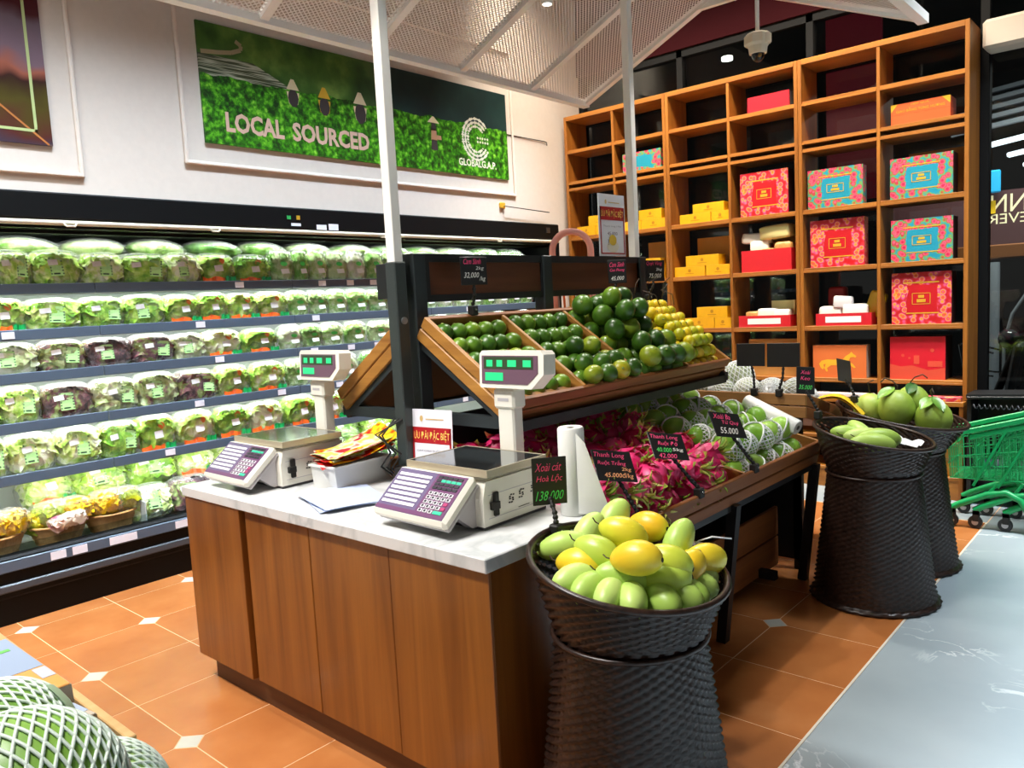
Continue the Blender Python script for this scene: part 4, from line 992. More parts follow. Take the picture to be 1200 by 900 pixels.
# promotional sign on the counter back edge
def promo_sign(label, o, r, u, wd, ht, fruit, lines, blk):
    t = thing('promo_sign', label, 'sign', o); M = frame(o, r, u)
    part('sheet', MB().box((-wd / 2, 0, -.002), (wd / 2, ht, 0), 0, 0, M), plain('pale_sheet', '#dcdbe2', .45), t)
    top_, bot = blk
    part('red_band', MB().box((-wd / 2 + .012, top_ - .045 * ht / .21, 0), (wd / 2 - .006, top_, .0008), 0, 0, M).box((-wd / 2 + .012, bot, 0), (-wd / 2 + .02, top_, .0008), 0, 0, M).box((wd / 2 - .014, bot, 0), (wd / 2 - .006, top_, .0008), 0, 0, M).box((-wd / 2 + .012, bot, 0), (wd / 2 - .006, bot + .006, .0008), 0, 0, M), plain('deep_red_print', '#a8151f', .4), t)
    g = MB(); lettering(g, 'ƯU ĐÃI ĐẶC BIỆT', M, .003, top_ - .0225 * ht / .21, wd * .84, .032 * ht / .21, .0014); part('headline', g, plain('yellow_print', '#ffd86a', .4), t)
    g = MB(); lettering(g, lines[0], M, .0, top_ - .066 * ht / .21, wd * .68, .011, .0010); part('small_print', g, plain('grey_print', '#8a8690', .5), t)
    g = MB(); lettering(g, lines[1], M, .0, top_ - .090 * ht / .21, wd * .38, .016, .0010); lettering(g, lines[2], M, -.01, top_ - .120 * ht / .21, wd * .28, .026, .0010); part('price', g, plain('purple_print', '#4a2a4e', .5), t)
    g = MB(); g.add([(-wd * .22 + .008 * cos(a), ht * .875 + .011 * sin(a), .001) for a in [pi * i / 6 for i in range(12)]], [tuple(range(12))], 0, M).box((-wd * .12, ht * .862, 0), (wd * .3, ht * .875, .001), 0, 0, M); part('logo', g, plain('gold_print', '#c9a86a', .5), t)
    if fruit:
        g = MB().add([(.0 + .032 * cos(a), ht * .26 + .026 * sin(a), .0015) for a in [2 * pi * i / 14 for i in range(14)]], [tuple(range(14))], 0, M); part('fruit_picture', g, plain('yellow_fruit_print', '#d6b23a', .5), t)
        g = MB().add([(.0 + .05 * cos(a), ht * .16 + .03 * sin(a), .001) for a in [2 * pi * i / 14 for i in range(14)]], [tuple(range(14))], 0, M); part('bowl_picture', g, plain('white_print', '#d9d0c0', .5), t)
    return t
s85 = promo_sign('small red-banded promotional price sign behind the near scale', Vector((-2.06, 1.868, .785)), (1, .1, 0), (0, .05, 1), .20, .27, False, ('CAM CARA RUỘT ĐỎ', '85.000', '59.000'), (.205, -.0 + .01))
part('acrylic_foot', MB().box((-2.19, 1.855, .78), (-1.93, 1.905, .81), .004), plain('clear_acrylic', '#dfe3e6', .15), s85)
# ================================================================ WICKER STANDS
def wicker_mat():
    m, nt, b = new_mat('dark_brown_wicker')
    tc = N(nt, 'ShaderNodeTexCoord'); nz = N(nt, 'ShaderNodeTexNoise'); nz.inputs['Scale'].default_value = 60
    nt.links.new(tc.outputs['Object'], nz.inputs['Vector'])
    nt.links.new(ramp(nt, [(.35, '#1c110c'), (.65, '#33211a')], nz.outputs['Fac']), b.inputs['Base Color']); b.inputs['Roughness'].default_value = .34
    return m
WDK = wicker_mat()
TILT = radians(10.5)
def stand(label, loc, rz, rim_r=.245, rim_z=.752, waist=.190, zw=.575, foot=.262):
    t = thing('wicker_stand', label, 'basket', loc, 0, 'tall dark wicker stands')
    def trunk(v):
        z = zw * v; return (foot + (waist - foot) * (v ** .85) + (.012 if v < .02 else 0), .006 + z)
    part('woven_trunk', wicker_wall(trunk, 54, 120, .0052), WDK, t, 4, local=True)
    part('waist_band', MB().tube([(waist * 1.03 * cos(a), waist * 1.03 * sin(a), zw + .006) for a in [2 * pi * i / 40 for i in range(40)]], .007, 6, closed=True), WDK, t, 4, local=True)
    part('foot_band', MB().tube([(foot * cos(a), foot * sin(a), .009) for a in [2 * pi * i / 40 for i in range(40)]], .009, 6, closed=True), WDK, t, 4, local=True)
    Tm = Matrix.Translation((0, 0, zw)) ; H = rim_z - zw
    def shear(mb, zb):
        mb.v = [(x, y, z - math.tan(TILT) * x * min(1, max(0, (z - zw) / H)) if z > zw else z) for x, y, z in mb.v]; return mb
    def bowl(v): return (waist * .97 + (rim_r - waist * .97) * v ** .8, zw + .006 + H * v)
    part('woven_bowl', shear(wicker_wall(bowl, 17, 120, .0048, holes=True), zw), WDK, t, 4, local=True)
    inn = MB().lathe([(0, zw + .03), (waist * .8, zw + .03), (waist * .93, zw + .036)], 48)
    part('bowl_lining', shear(inn, zw), WDK, t, 4, local=True)
    rim = MB().tube([((rim_r + .001) * cos(a), (rim_r + .001) * sin(a), rim_z) for a in [2 * pi * i / 56 for i in range(56)]], .0085, 8, closed=True)
    rim.v = [(x, y, z - math.tan(TILT) * x) for x, y, z in rim.v]
    part('rim', rim, WDK, t, 4, local=True)
    t.rotation_euler = (0, 0, rz); return t
stand('dark wicker stand of yellow mangoes beside the counter corner', (-1.07, 1.61, 0), 0)
stand('dark wicker stand of pale green mangoes beside the lower crate', (-1.09, 3.65, 0), 0)
stand('dark wicker stand of leafy pomelos behind the pale mango stand', (-1.12, 4.20, 0), 0, rim_r=.295, rim_z=.765)

# ---------------------------------------------------------------- fruit meshes
CITG = mottled('green_orange_peel', [(.25, '#23450e'), (.44, '#40691a'), (.58, '#62861f'), (.72, '#98a226'), (.88, '#cfae1e')], 5, .32, .35, 220, .28, .5, 3)
CITY = mottled('yellow_lime_peel', [(.25, '#96a414'), (.45, '#cfbe16'), (.6, '#e8c01c'), (.85, '#f4d84e')], 5, .35, .35, 240, .4, .5, 3)
MANGO = mottled('mango_skin', [(.15, '#b4cf52'), (.4, '#c6d446'), (.6, '#dcd63a'), (.78, '#efc62c'), (.95, '#eaa82a')], 4.5, .34, .05, 120, .62, .5, 2, .06)
MANGOG = mottled('pale_green_mango_skin', [(.3, '#a2c654'), (.55, '#b6d668'), (.8, '#cfe48c')], 4.5, .38, .05, 120, .3, .5, 2, .06)
POMS = mottled('pomelo_skin', [(.3, '#7f9a34'), (.55, '#9cb446'), (.8, '#bccb60')], 6, .45, .35, 150, .3, .5, 3)
LEAFM = mottled('glossy_leaf', [(.3, '#2c5a1c'), (.7, '#7fae3e')], 9, .35, .3, 40, .5, .5, 2)
STEMD = plain('dark_stem', '#3a2a16', .7)
DPINK = mottled('dragon_fruit_skin', [(.25, '#b81650'), (.5, '#de2e72'), (.75, '#f06496')], 7, .42, .2, 60, .4, .5, 2)
DTIP = mottled('dragon_scale_tip', [(.3, '#7a9a2a'), (.55, '#b8b850'), (.8, '#dcd890')], 9, .5, .1, 60, .5)
GUAVA = mottled('guava_skin', [(.3, '#6a9c2a'), (.55, '#90c044'), (.8, '#b2d468')], 7, .35, .3, 90, .4, .5, 3)
FOAM = plain('white_foam_net', '#f0f2f2', .6)
FOAMG = plain('pale_green_foam_net', '#dfeee2', .5)
MELON = mottled('netted_melon_skin', [(.3, '#98a878'), (.5, '#bcc4a0'), (.7, '#e2e2d2')], 14, .55, .6, 60, .3)
MELONW = mottled('striped_green_melon_skin', [(.3, '#5a8a2c'), (.5, '#8ab84c'), (.75, '#bcd88a')], 5, .4, .1, 60, .3)
def orange_me(r, m):
    f = lambda d: 1 - .05 * max(0, (abs(d.z) - .8)) * 2 - .06 * max(0, d.z - .96) * 25 * .04
    return mesh('peel', MB().ball((0, 0, 0), (r, r, r * .9), 20, 12, fn=f), m, 4)
calyx_me = mesh('calyx', MB().lathe([(.0, .004), (.0045, .003), (.005, 0)], 7), plain('calyx_green', '#8a9a4a', .6))
def citrus(name, label, me, r, loc, group, cat='orange', sc=1.0):
    t = thing(name, label, cat, loc, 0, group)
    t.rotation_euler = (RND.uniform(-1.2, 1.2), RND.uniform(-.2, 1.4), RND.uniform(0, 6)); t.scale = (sc, sc, sc)
    put('peel', me, t); put('calyx', calyx_me, t, (0, 0, r * .885))
    return t
OG = orange_me(.037, CITG); OB = orange_me(.050, CITG); LY = orange_me(.031, CITY)
th = .018
# nearest compartment: neat rows of five
ROWN = ['back row', 'second row', 'third row', 'fourth row', 'front row']
for r in range(5):
    for c in range(5):
        p = crU.P(.062 + r * .092, .018 + .042 + c * .0735, -.036 + .004 * RND.random())
        citrus('green_orange', 'small green orange, %s from left in the %s of the nearest compartment' % (ORD[c], ROWN[r]), OG, .037, p, 'green oranges in the nearest compartment')
for r in range(5):
    for c in range(5):
        p = crU.P(.058 + r * .094, .418 + .042 + c * .0725, -.030 + .006 * RND.random())
        citrus('green_orange', 'green orange, %s from left in the %s of the second compartment' % (ORD[c], ROWN[r]), OG, .037, p, 'green oranges in the second compartment', sc=1.04)
for k, (s, y) in enumerate(((.40, .49), (.41, .60), (.40, .70), (.29, .56), (.30, .66), (.47, .47), (.475, .56), (.47, .655), (.47, .745))):
    citrus('green_orange', 'green orange heaped on the second compartment rows, %s from the back' % ORD[k], OG, .037, crU.P(s, y, .022), 'upper layer of the second compartment', sc=1.06)
for r in range(5):
    for c in range(4):
        citrus('large_green_orange', 'large green orange, %s from left in the %s of the third compartment' % (ORD[c], ROWN[r]), OB, .05, crU.P(.058 + r * .098, .818 + .047 + c * .091, -.028), 'large green oranges in the third compartment', sc=.92)
for k, (s, y, n) in enumerate(((.06, .86, .05), (.07, .96, .055), (.05, 1.05, .05), (.15, .90, .055), (.16, 1.0, .06), (.16, 1.10, .055), (.25, .87, .05), (.26, .97, .055), (.26, 1.07, .06), (.36, .93, .055), (.36, 1.04, .055), (.36, 1.13, .05), (.12, .95, .125), (.11, 1.05, .12), (.22, .93, .125), (.22, 1.03, .13), (.45, .88, .05), (.46, .98, .05), (.46, 1.07, .05), (.46, 1.15, .05))):
    citrus('large_green_orange', 'large green orange heaped in the third compartment, %s from the back of its layer' % ORD[k % 20], OB, .05, crU.P(s, y, n), 'heaped large green oranges', sc=.95)
for lay in range(3):
    for r in range(8 - lay):
        for c in range(6 - lay):
            p = crU.P(.045 + (r + lay * .5) * .0585, 1.198 + .033 + (c + lay * .5) * .058, -.045 + lay * .048)
            citrus('yellow_lime', 'small yellow citrus, %s in the %s row, %s layer of far heap' % (ORD[c], ORD[r], ('bottom', 'middle', 'top')[lay]), LY, .031, p, 'yellow citrus, %s layer' % ('bottom', 'middle', 'top')[lay], 'citrus', RND.uniform(.9, 1.05))
for k, sy in enumerate((.416, .81, 1.19, .02)):                      # cardboard liners at the crate front
    part('liner', MB().box((.455, sy + .02, -.03), (.492, sy + .34, -.026), 0, 0, crU.M), plain('kraft_liner%d' % k, '#a97c4c', .7), crU.t)
tw = MB()
for k in range(7):
    a = crU.P(.06 + .05 * (k % 3), 1.24 + .045 * k, .09); tw.tube([a, a + Vector((.02 * sin(k * 2), .02 * cos(k), .05)), a + Vector((.06 * sin(k * 2.3), .05 * cos(k * 1.7), .075))], .0022, 5)
single('dry_twig', tw, STEMD, 'thin dark dry twigs sticking out of the yellow citrus heap', 'twig', (0, 0, 0), smooth=4)

# mangoes
def mango_fn(d):
    x = d.x; s = 1 + .10 * x - .05 * x * x
    return Vector((d.x * (1 + .0 * d.z), d.y * s * .92, (d.z * s + .10 * (x * x - .4) * -1 * .9)))
def mango_me(m, L=.066, r=.042): return mesh('skin', MB().ball((0, 0, 0), (L, r, r), 22, 14, fn=mango_fn), m, 4)
MG = mango_me(MANGO); MGG = mango_me(MANGOG, .072, .040)
tip_me = mesh('stem_scar', MB().lathe([(.006, -.003), (.0055, .002), (.0, .003)], 8, M=Matrix.Rotation(pi / 2, 4, 'Y')), plain('black_scar', '#1c1408', .7))
stem_me = mesh('stem', MB().tube([(0, 0, 0), (-.012, 0, .003), (-.022, .004, .010)], .0018, 5), STEMD)
MP = [(-1.193, 1.51, .80), (-1.096, 1.447, .79), (-1.167, 1.578, .815), (-1.062, 1.473, .82), (-1.155, 1.678, .83), (-1.041, 1.555, .85), (-1.054, 1.684, .83), (-.93, 1.436, .84), (-.975, 1.455, .78), (-.907, 1.527, .81), (-.966, 1.683, .80), (-.886, 1.662, .775), (-.901, 1.507, .775), (-.889, 1.587, .765), (-1.023, 1.506, .78)]
MY = [35, 10, 70, 5, 75, 20, -5, 10, 40, 15, 80, 60, 30, 70, 30]
ML = ['pale green mango at the left rim', 'light green mango low at the left rim', 'pale green mango standing at the back left', 'speckled yellow-green mango lying left of centre', 'pale green mango standing highest at the back', 'bright yellow mango with dark tip near the back', 'long yellow-green mango lying at the back right', 'orange-yellow mango at the front centre', 'green mango low at the front rim', 'speckled yellow mango right of centre', 'pale green mango standing at the right back', 'yellow mango with dark tip at the right rim', 'light yellow-green mango low at the front right rim', 'yellow-green mango half hidden near the right rim', 'green mango wedged beneath the heap']
for k, ((x, y, z), a) in enumerate(zip(MP, MY)):
    f = 1.043
    t = thing('mango', ML[k] + ' of the near stand', 'mango', (x * f, y * f, z - .026), 0, 'mangoes in the near wicker stand')
    t.rotation_euler = (RND.uniform(-.4, .4), RND.uniform(-.2, .35) if a < 65 else -.9, radians(a))
    put('skin', MGG if k in (0, 2, 4, 8, 10) else MG, t); put('stem_scar', tip_me, t, (.064, 0, -.004)); put('stem', stem_me, t, (-.064, 0, 0))
for k in range(12):
    a = k * 2.2 if k < 9 else (5.35, 5.8, 6.15)[k - 9]; t = thing('mango', 'green mango hidden under the heap of the near stand', 'mango', (-1.07 + .155 * cos(a), 1.61 + .155 * sin(a), .735 - .028 * cos(a)), a, 'mangoes under the heap')
    put('skin', MGG, t); put('stem', stem_me, t, (-.064, 0, 0))
single('bent_straw', MB().tube([(0, 0, 0), (.012, .012, .03), (.04, .035, .04), (.075, .075, .03)], .002, 6), PAPER, 'thin white bent wire sticking out of the mango stand rim', 'wire', (-.99, 1.80, .74), smooth=4)
M2 = [(-1.105, 3.434, .79), (-1.153, 3.42, .785), (-1.06, 3.403, .78), (-.954, 3.326, .79), (-.971, 3.243, .775)]
for k, ((x, y, z), a, b_) in enumerate(zip(M2, (-40, 20, 25, 40, 30), (.5, .2, .1, .1, .1))):
    t = thing('mango', ['tilted pale green mango standing highest in the middle wicker stand', 'pale green mango at the left rim of the middle stand', 'pale green mango lying at the front of the middle stand', 'long pale green mango reaching right in the middle stand', 'pale green mango lowest at the front rim, middle stand'][k], 'mango', ((x * 1.065) * .62 - 1.09 * .38, (y * 1.065) * .62 + 3.65 * .38, z - .045), 0, 'pale mangoes in the middle stand')
    t.rotation_euler = (0, b_, radians(a)); t.scale = (1.35, 1.15, 1.1)
    put('skin', MGG, t); put('stem', stem_me, t, (-.07, 0, 0))
single('foam_net_scrap', MB().grid(lambda u, v: (.14 * (u - .5), .12 * (v - .5), .012 * sin(u * 9) * sin(v * 8)), 10, 10).grid(lambda u, v: (.14 * (u - .5), .12 * (v - .5), -.001 + .012 * sin(u * 9) * sin(v * 8)), 10, 10), FOAM, 'crumpled white foam net beside the pale mangoes', 'packing net', (-.98, 3.72, .715), (0, .18, 0), 4)
# pomelos with leaves
pom_me = mesh('skin', MB().ball((0, 0, 0), (.082, .082, .085), 24, 16, fn=lambda d: 1 + .10 * max(0, d.z) ** 3), POMS, 4)
def leaf_mesh(L, W, bend):
    f = lambda u, v: (L * u, W * (v - .5) * 2 * (sin(pi * min(1, u * 1.02)) ** .7), bend * u * u - .25 * W * abs(v - .5) * -2)
    return mesh('leaf', MB().grid(f, 8, 4), LEAFM, 4)
lf = leaf_mesh(.10, .028, -.035)
for k, (x, y, z, sc, lab) in enumerate(((-1.262, 4.18, .775, .95, 'green pomelo with tall bare stem on the left of the far stand'), (-1.13, 4.16, .79, 1.05, 'green pomelo in the middle of the far stand under an arched stem'), (-.965, 4.17, .75, 1.02, 'green pomelo with drooping leaves at the right of the far stand'), (-1.10, 4.33, .80, 1.0, 'green pomelo hidden at the back of the far stand'))):
    t = thing('pomelo', lab, 'pomelo', (x, y, z), k * 1.3, 'pomelos in the far wicker stand'); t.scale = (sc, sc, sc)
    put('skin', pom_me, t)
    part('stem', MB().tube([(0, 0, .088), (.01, 0, .11), (.0, .02, .135), (-.03, .04, .15), (-.05, .05, .13)] if k else [(0, 0, .085), (-.005, 0, .12), (-.01, .0, .15), (.02, 0, .165)], .0035, 6), STEMD, t, 4, local=True)
    for q in range((0, 1, 2, 1)[k]):
        put('leaf', lf, t, (.0, .01, .10 + .005 * q), (.3 * (q - 1), .15 + .2 * q, 1.1 * q - 2.4 - k))
# dragon fruit
def dragon_parts(seed):
    rnd = random.Random(seed)
    body = mesh('skin', MB().ball((0, 0, 0), (.072, .056, .056), 22, 14, fn=lambda d: 1 + .05 * nz3(d, 3, seed)), DPINK, 4)
    mb = MB()
    for ring, (px, n) in enumerate(((-.040, 4), (-.008, 5), (.026, 5), (.054, 4))):
        for k in range(n):
            a = 2 * pi * (k + .5 * (ring % 2)) / n + rnd.uniform(-.25, .25)
            rr = .055 * sqrt(max(.05, 1 - (px / .074) ** 2)); rad = Vector((0, cos(a), sin(a))); tan_ = Vector((0, -sin(a), cos(a)))
            o = Vector((px, 0, 0)) + rad * rr * .98; L = rnd.uniform(.040, .062); w_ = .020; c = rnd.uniform(.15, .75); sw = rnd.uniform(-.3, .3)
            pts = []
            for q, (t_, wq) in enumerate(((0, 1.0), (.3, .92), (.58, .6), (.82, .30), (1.0, .10))):
                ctr = o + Vector((1, 0, 0)) * L * (t_ - .25 * c * t_ * t_) + rad * (L * c * t_ * t_ - .10 * L * t_ + .0015) + tan_ * sw * L * t_ * t_
                pts += [ctr - tan_ * w_ * wq, ctr + rad * .003 * wq, ctr + tan_ * w_ * wq]
            for q in range(4):
                for z_ in (0, 1): mb.add([pts[q * 3 + z_], pts[q * 3 + z_ + 1], pts[q * 3 + z_ + 4], pts[q * 3 + z_ + 3]], [(0, 1, 2, 3)], 0 if q < 2 else 1)
    sc = mesh('scales', mb, [DPINK, DTIP], 4)
    mb = MB()
    for k in range(5):
        a = 2 * pi * k / 5 + rnd.uniform(-.3, .3); d = Vector((0, cos(a), sin(a)))
        p = Vector((.062, 0, 0)); mb.tube([p + d * .010, p + Vector((.028, 0, 0)) + d * .018, p + Vector((.046, 0, 0)) + d * .030, p + Vector((.05, 0, 0)) + d * .05], [.007, .006, .004, .001], 5)
    cr = mesh('crown', mb, DTIP, 4)
    return body, sc, cr
DR = [dragon_parts(s) for s in (1, 2, 3)]
def dragon(p, label, group):
    t = thing('dragon_fruit', label, 'dragon fruit', p, 0, group); t.rotation_euler = (RND.uniform(0, 6), RND.uniform(-.5, .3), RND.uniform(-1.9, .6))
    k = RND.randrange(3); s = RND.uniform(.9, 1.1); t.scale = (s, s, s)
    for n_, m in zip(('skin', 'scales', 'crown'), DR[k]): put(n_, m, t)
for r in range(6):
    for c in range(7):
        front = r >= 4
        dragon(crL.P(.075 + r * .122, .085 + c * .136 + .03 * (r % 2) * (c < 6), -.045 + .012 * RND.random()), 'pink dragon fruit, bottom layer, %s from left in the %s row from back' % (ORD[c], ORD[r]), 'dragon fruit bottom layer ' + ('front' if front else 'back'))
for r in range(5):
    for c in range(7):
        n = .038 if r < 4 else .028
        z_ = 'left, by the paper roll' if c < 3 else ('middle, between signs' if c < 5 else 'right, next to netted fruit')
        dragon(crL.P(.13 + r * .126, .10 + c * .133 + .03 * (r % 2) + RND.uniform(-.015, .015), n + RND.uniform(0, .02)), 'pink dragon fruit on top, %s from left in the %s row from back' % (ORD[c], ORD[r]), 'top dragon fruit')
# netted guavas
def net(rx, ry, rz, n, turns, seg, tr_, m, nsides=4, lo=-1.35, hi=1.35, fn=None):
    mb = MB()
    for sgn in (-1, 1):
        for k in range(n):
            pts = []
            for j in range(seg + 1):
                ph = lo + (hi - lo) * j / seg; a = 2 * pi * k / n + sgn * turns * 2 * pi * j / seg
                d = Vector((sin(ph), cos(ph) * cos(a), cos(ph) * sin(a)))
                s = fn(d) if fn else 1
                pts.append((d.x * rx * s, d.y * ry * s, d.z * rz * s))
            mb.tube(pts, tr_, nsides, cap=False)
    return mesh('foam_net', mb, m, 4)
gv = mesh('skin', MB().ball((0, 0, 0), (.074, .055, .055), 20, 12, fn=lambda d: 1 - .08 * d.x), GUAVA, 4)
gnet = [net(.0760, .0570, .0570, 18, .22, 16, .0026, FOAM, lo=-1.35, hi=.10), net(.0760, .0570, .0570, 18, .32, 20, .0026, FOAM, lo=-1.4, hi=.55)]
gband = mesh('net_cuff', MB().tube([(.008, .0582 * cos(a), .0582 * sin(a)) for a in [2 * pi * i / 24 for i in range(24)]], .0045, 5, closed=True), FOAM, 4)
gstrap = mesh('net_strap', MB().tube([(.0745 * cos(a), 0, .0575 * sin(a)) for a in [2 * pi * i / 24 for i in range(24)]], .0042, 5, closed=True), FOAM, 4)
def guava(p, k, label, group):
    t = thing('netted_guava', label, 'guava', p, 0, group); t.rotation_euler = (RND.uniform(-.6, .6), RND.uniform(-1.0, -.2), RND.uniform(-2.4, -.4)); s = RND.uniform(.98, 1.12); t.scale = (s, s, s)
    put('skin', gv, t); put('foam_net', gnet[k % 2], t); put('net_cuff', gband, t)
    if k % 2 == 0: put('net_strap', gstrap, t)
for r in range(6):
    for c in range(5):
        guava(crL.P(.075 + r * .122, 1.04 + .075 + c * .140 + .02 * (r % 2) * (c < 4), -.050), r + c, ('green guava in foam net, %s from left along the crate rim' % ORD[c] if r == 5 else 'green guava in foam net, bottom layer behind the front row'), 'netted guavas, bottom layer, ' + ('front' if r == 5 else 'back'))
for r in range(5):
    for c in range(5):
        guava(crL.P(.13 + r * .124, 1.04 + .085 + c * .138 + RND.uniform(-.01, .01), .038 + RND.uniform(0, .015)), r + c, 'green guava in white foam net, %s from left in top row %s' % (ORD[c], ('one', 'two', 'three', 'four', 'five')[r]), 'netted guavas, top layer')
gr_ = thing('bag_roll', 'roll of white produce bags lying on the netted guavas', 'bag roll', crL.P(.56, 1.70, .075))
Mr = frame(crL.P(.56, 1.70, .09) - wloc(gr_), (.86, -.16, -.33), (0, .2, 1))
part('roll', MB().lathe([(.012, -.15), (.033, -.15), (.036, -.146), (.036, .146), (.033, .15), (.012, .15)], 20, M=Mr @ Matrix.Rotation(pi / 2, 4, 'Y')), ROLL, gr_, .8, local=True)
part('core', MB().lathe([(.012, -.151), (.012, .151), (.008, .151), (.008, -.151)], 12, M=Mr @ Matrix.Rotation(pi / 2, 4, 'Y')), plain('core_grey', '#6e6a60', .7), gr_, local=True)
# netted melons in the far crate
mel = mesh('skin', MB().ball((0, 0, 0), .074, 22, 14), MELON, 4)
mnet = net(.0762, .0762, .0762, 22, .3, 20, .0024, FOAM, lo=-1.5, hi=1.5)
for k, (x, y, z, cov) in enumerate(((-1.88, 3.98, .955, 1), (-2.03, 3.93, .905, 1), (-2.18, 3.93, .90, 1), (-1.79, 3.90, .885, 0), (-1.93, 3.885, .88, 0), (-1.665, 3.90, .885, 0), (-1.535, 3.92, .89, 0), (-1.72, 4.05, .87, 1), (-2.1, 4.08, .87, 1), (-1.57, 4.1, .83, 0))):
    t = thing('netted_melon', ['round melon in white foam net, highest in the far crate', 'melon in loose white net left of the highest one', 'melon in white net at the far crate left end', 'pale melon just behind the first black card', 'pale melon below the highest netted one', 'pale melon between the two black cards', 'pale melon right of the second black card', 'netted melon hidden at the middle of the far crate', 'netted melon hidden at the left of the far crate', 'pale melon hidden at the right of the far crate'][k], 'melon', (x, y, z), k, 'melons in the far crate')
    t.rotation_euler = (.4 * k, 1.2 + .3 * k, k)
    put('skin', mel, t); put('foam_net', mnet, t)
    t.scale = (1.15,) * 3 if k == 0 else (1, 1, 1)
single('yellow_mango_slice', MB().grid(lambda u, v: (-.10 + .22 * u, .10 * (v - .5), .05 * sin(pi * u) - .06 * u), 10, 4).grid(lambda u, v: (-.10 + .22 * u, .10 * (v - .5), -.012 + .05 * sin(pi * u) - .06 * u), 10, 4), plain('yellow_card', '#e8c020', .45), 'curled yellow sheet at the right end of the far crate', 'sheet', (-1.36, 4.02, .845), (0, .1, .2), 4)

# ================================================================ CHALK PRICE CARDS
def chalk_sign(label, clip, ctr, r, u, wd, ht, lines, cat='price card', clip_dir=(1, 0, 0)):
    t = thing('chalk_sign', label, cat, clip, 0, 'black chalk price cards'); M = frame(ctr, r, u); clip = Vector(clip); ctr = Vector(ctr)
    part('card', MB().box((-wd / 2, -ht / 2, -.0025), (wd / 2, ht / 2, 0), .002, 0, M), CARD, t)
    low = M @ Vector((0, -ht * .32, -.006))
    mid = (low + clip) / 2 + Vector((.006, 0, 0))
    pts = [clip + Vector((0, 0, .015)), clip.lerp(mid, .6) , mid, mid.lerp(low, .6), low]
    part('bead_arm', MB().tube(pts, .0055, 8), INKBLK, t, 4)
    bd = MB()
    n = max(4, int((low - clip).length / .02))
    for k in range(n):
        f = (k + .5) / n; p = pts[0].lerp(mid, f * 2) if f < .5 else mid.lerp(low, f * 2 - 1); bd.ball(p, .0082, 8, 6)
    part('bead', bd, INKBLK, t, 4)['kind'] = 'stuff'
    cl = MB().box(clip + Vector((-.016, -.016, -.022)), clip + Vector((.016, .016, .016)), .004)
    part('clip', cl, INKBLK, t)
    part('clip_rivet', MB().ball(clip + Vector((.017, 0, 0)), .004, 8, 6), CHROME, t, 4)
    by = {}
    for (s, m, cx, cy, w_, h_) in lines:
        by.setdefault(m.name, (MB(), m)); lettering(by[m.name][0], s, M, cx * wd, cy * ht, w_ * wd, h_ * ht, .0008, shear=.25)
    for mb, m in by.values(): part('chalk_lettering', mb, m, t)
    return t
RT = Vector((.50, .86, 0)); UPL = Vector((-.35, .1, .93))
chalk_sign('black chalk card marked 32,000 clipped above the nearest oranges', (-2.096, 2.165, 1.40), (-2.06, 2.145, 1.545), (.15, 1, 0), (0, .10, 1), .125, .105, [('Cam Sành', PINKCH, -.05, .34, .66, .2), ('2kg', WHITECH, .22, .08, .3, .16), ('32,000', WHITECH, -.1, -.16, .55, .22), ('/kg', WHITECH, .3, -.3, .22, .2)])
chalk_sign('narrow black chalk card angled above the large green oranges', (-2.096, 3.08, 1.40), (-2.06, 3.11, 1.538), (.75, .66, 0), (-.1, .1, 1), .085, .11, [('Cam Sành', PINKCH, 0, .3, .8, .2), ('Cao Phong', PINKCH, 0, .05, .8, .16), ('45,000', WHITECH, 0, -.3, .7, .2)])
chalk_sign('black chalk card marked 75,000 above the yellow citrus heap', (-2.096, 3.44, 1.41), (-2.06, 3.45, 1.54), (.15, 1, 0), (.0, -.12, 1), .15, .105, [('Quýt Vàng', PINKCH, -.05, .33, .8, .22), ('2kg', WHITECH, .2, .05, .3, .16), ('75,000', WHITECH, 0, -.25, .62, .24)])
chalk_sign('black chalk card marked 45,000 standing over the left dragon fruit', (-1.352, 2.11, .705), (-1.42, 2.085, .875), (.42, .88, -.18), (-.62, .1, .76), .15, .115, [('Thanh Long', PINKCH, -.08, .32, .78, .2), ('Ruột Trắng', PINKCH, -.05, .08, .7, .2), ('2kg', ORANGECH, .28, -.12, .24, .15), ('45.000đ/kg', ORANGECH, .05, -.33, .72, .2)])
chalk_sign('black chalk card marked 40,000 clipped on the rim mid dragon fruit', (-1.352, 2.52, .70), (-1.42, 2.43, .88), (.42, .88, -.18), (-.62, .1, .76), .15, .11, [('Thanh Long', PINKCH, -.06, .32, .8, .2), ('Ruột Đỏ', PINKCH, 0, .08, .55, .2), ('40.000', GREENCH, -.16, -.16, .42, .17), ('5kg', WHITECH, .24, -.14, .3, .15), ('42.000', PINKCH, -.1, -.38, .5, .17)])
chalk_sign('black chalk card marked 55,000 clipped in front of the netted guavas', (-1.352, 2.99, .70), (-1.42, 2.90, .885), (.42, .88, -.18), (-.62, .1, .76), .155, .12, [('Xoài Ba', PINKCH, -.1, .32, .55, .2), ('Tứ Quý', PINKCH, .1, .08, .55, .2), ('55.000', WHITECH, -.02, -.24, .56, .24)])
chalk_sign('black chalk card reading Hoà Lộc between scale and mango stand', (-1.30, 1.62, .80), (-1.345, 1.655, .922), (.62, .78, 0), (.05, 0, 1), .098, .135, [('Xoài cát', PINKCH, -.02, .3, .74, .17), ('Hoà Lộc', PINKCH, 0, .05, .74, .17), ('138.000', GREENCH, 0, -.3, .78, .2)])
chalk_sign('left of two blank black cards clipped on the melon crate', (-1.702, 3.783, .905), (-1.715, 3.775, 1.092), (1, .12, 0), (0, .05, 1), .145, .115, [])
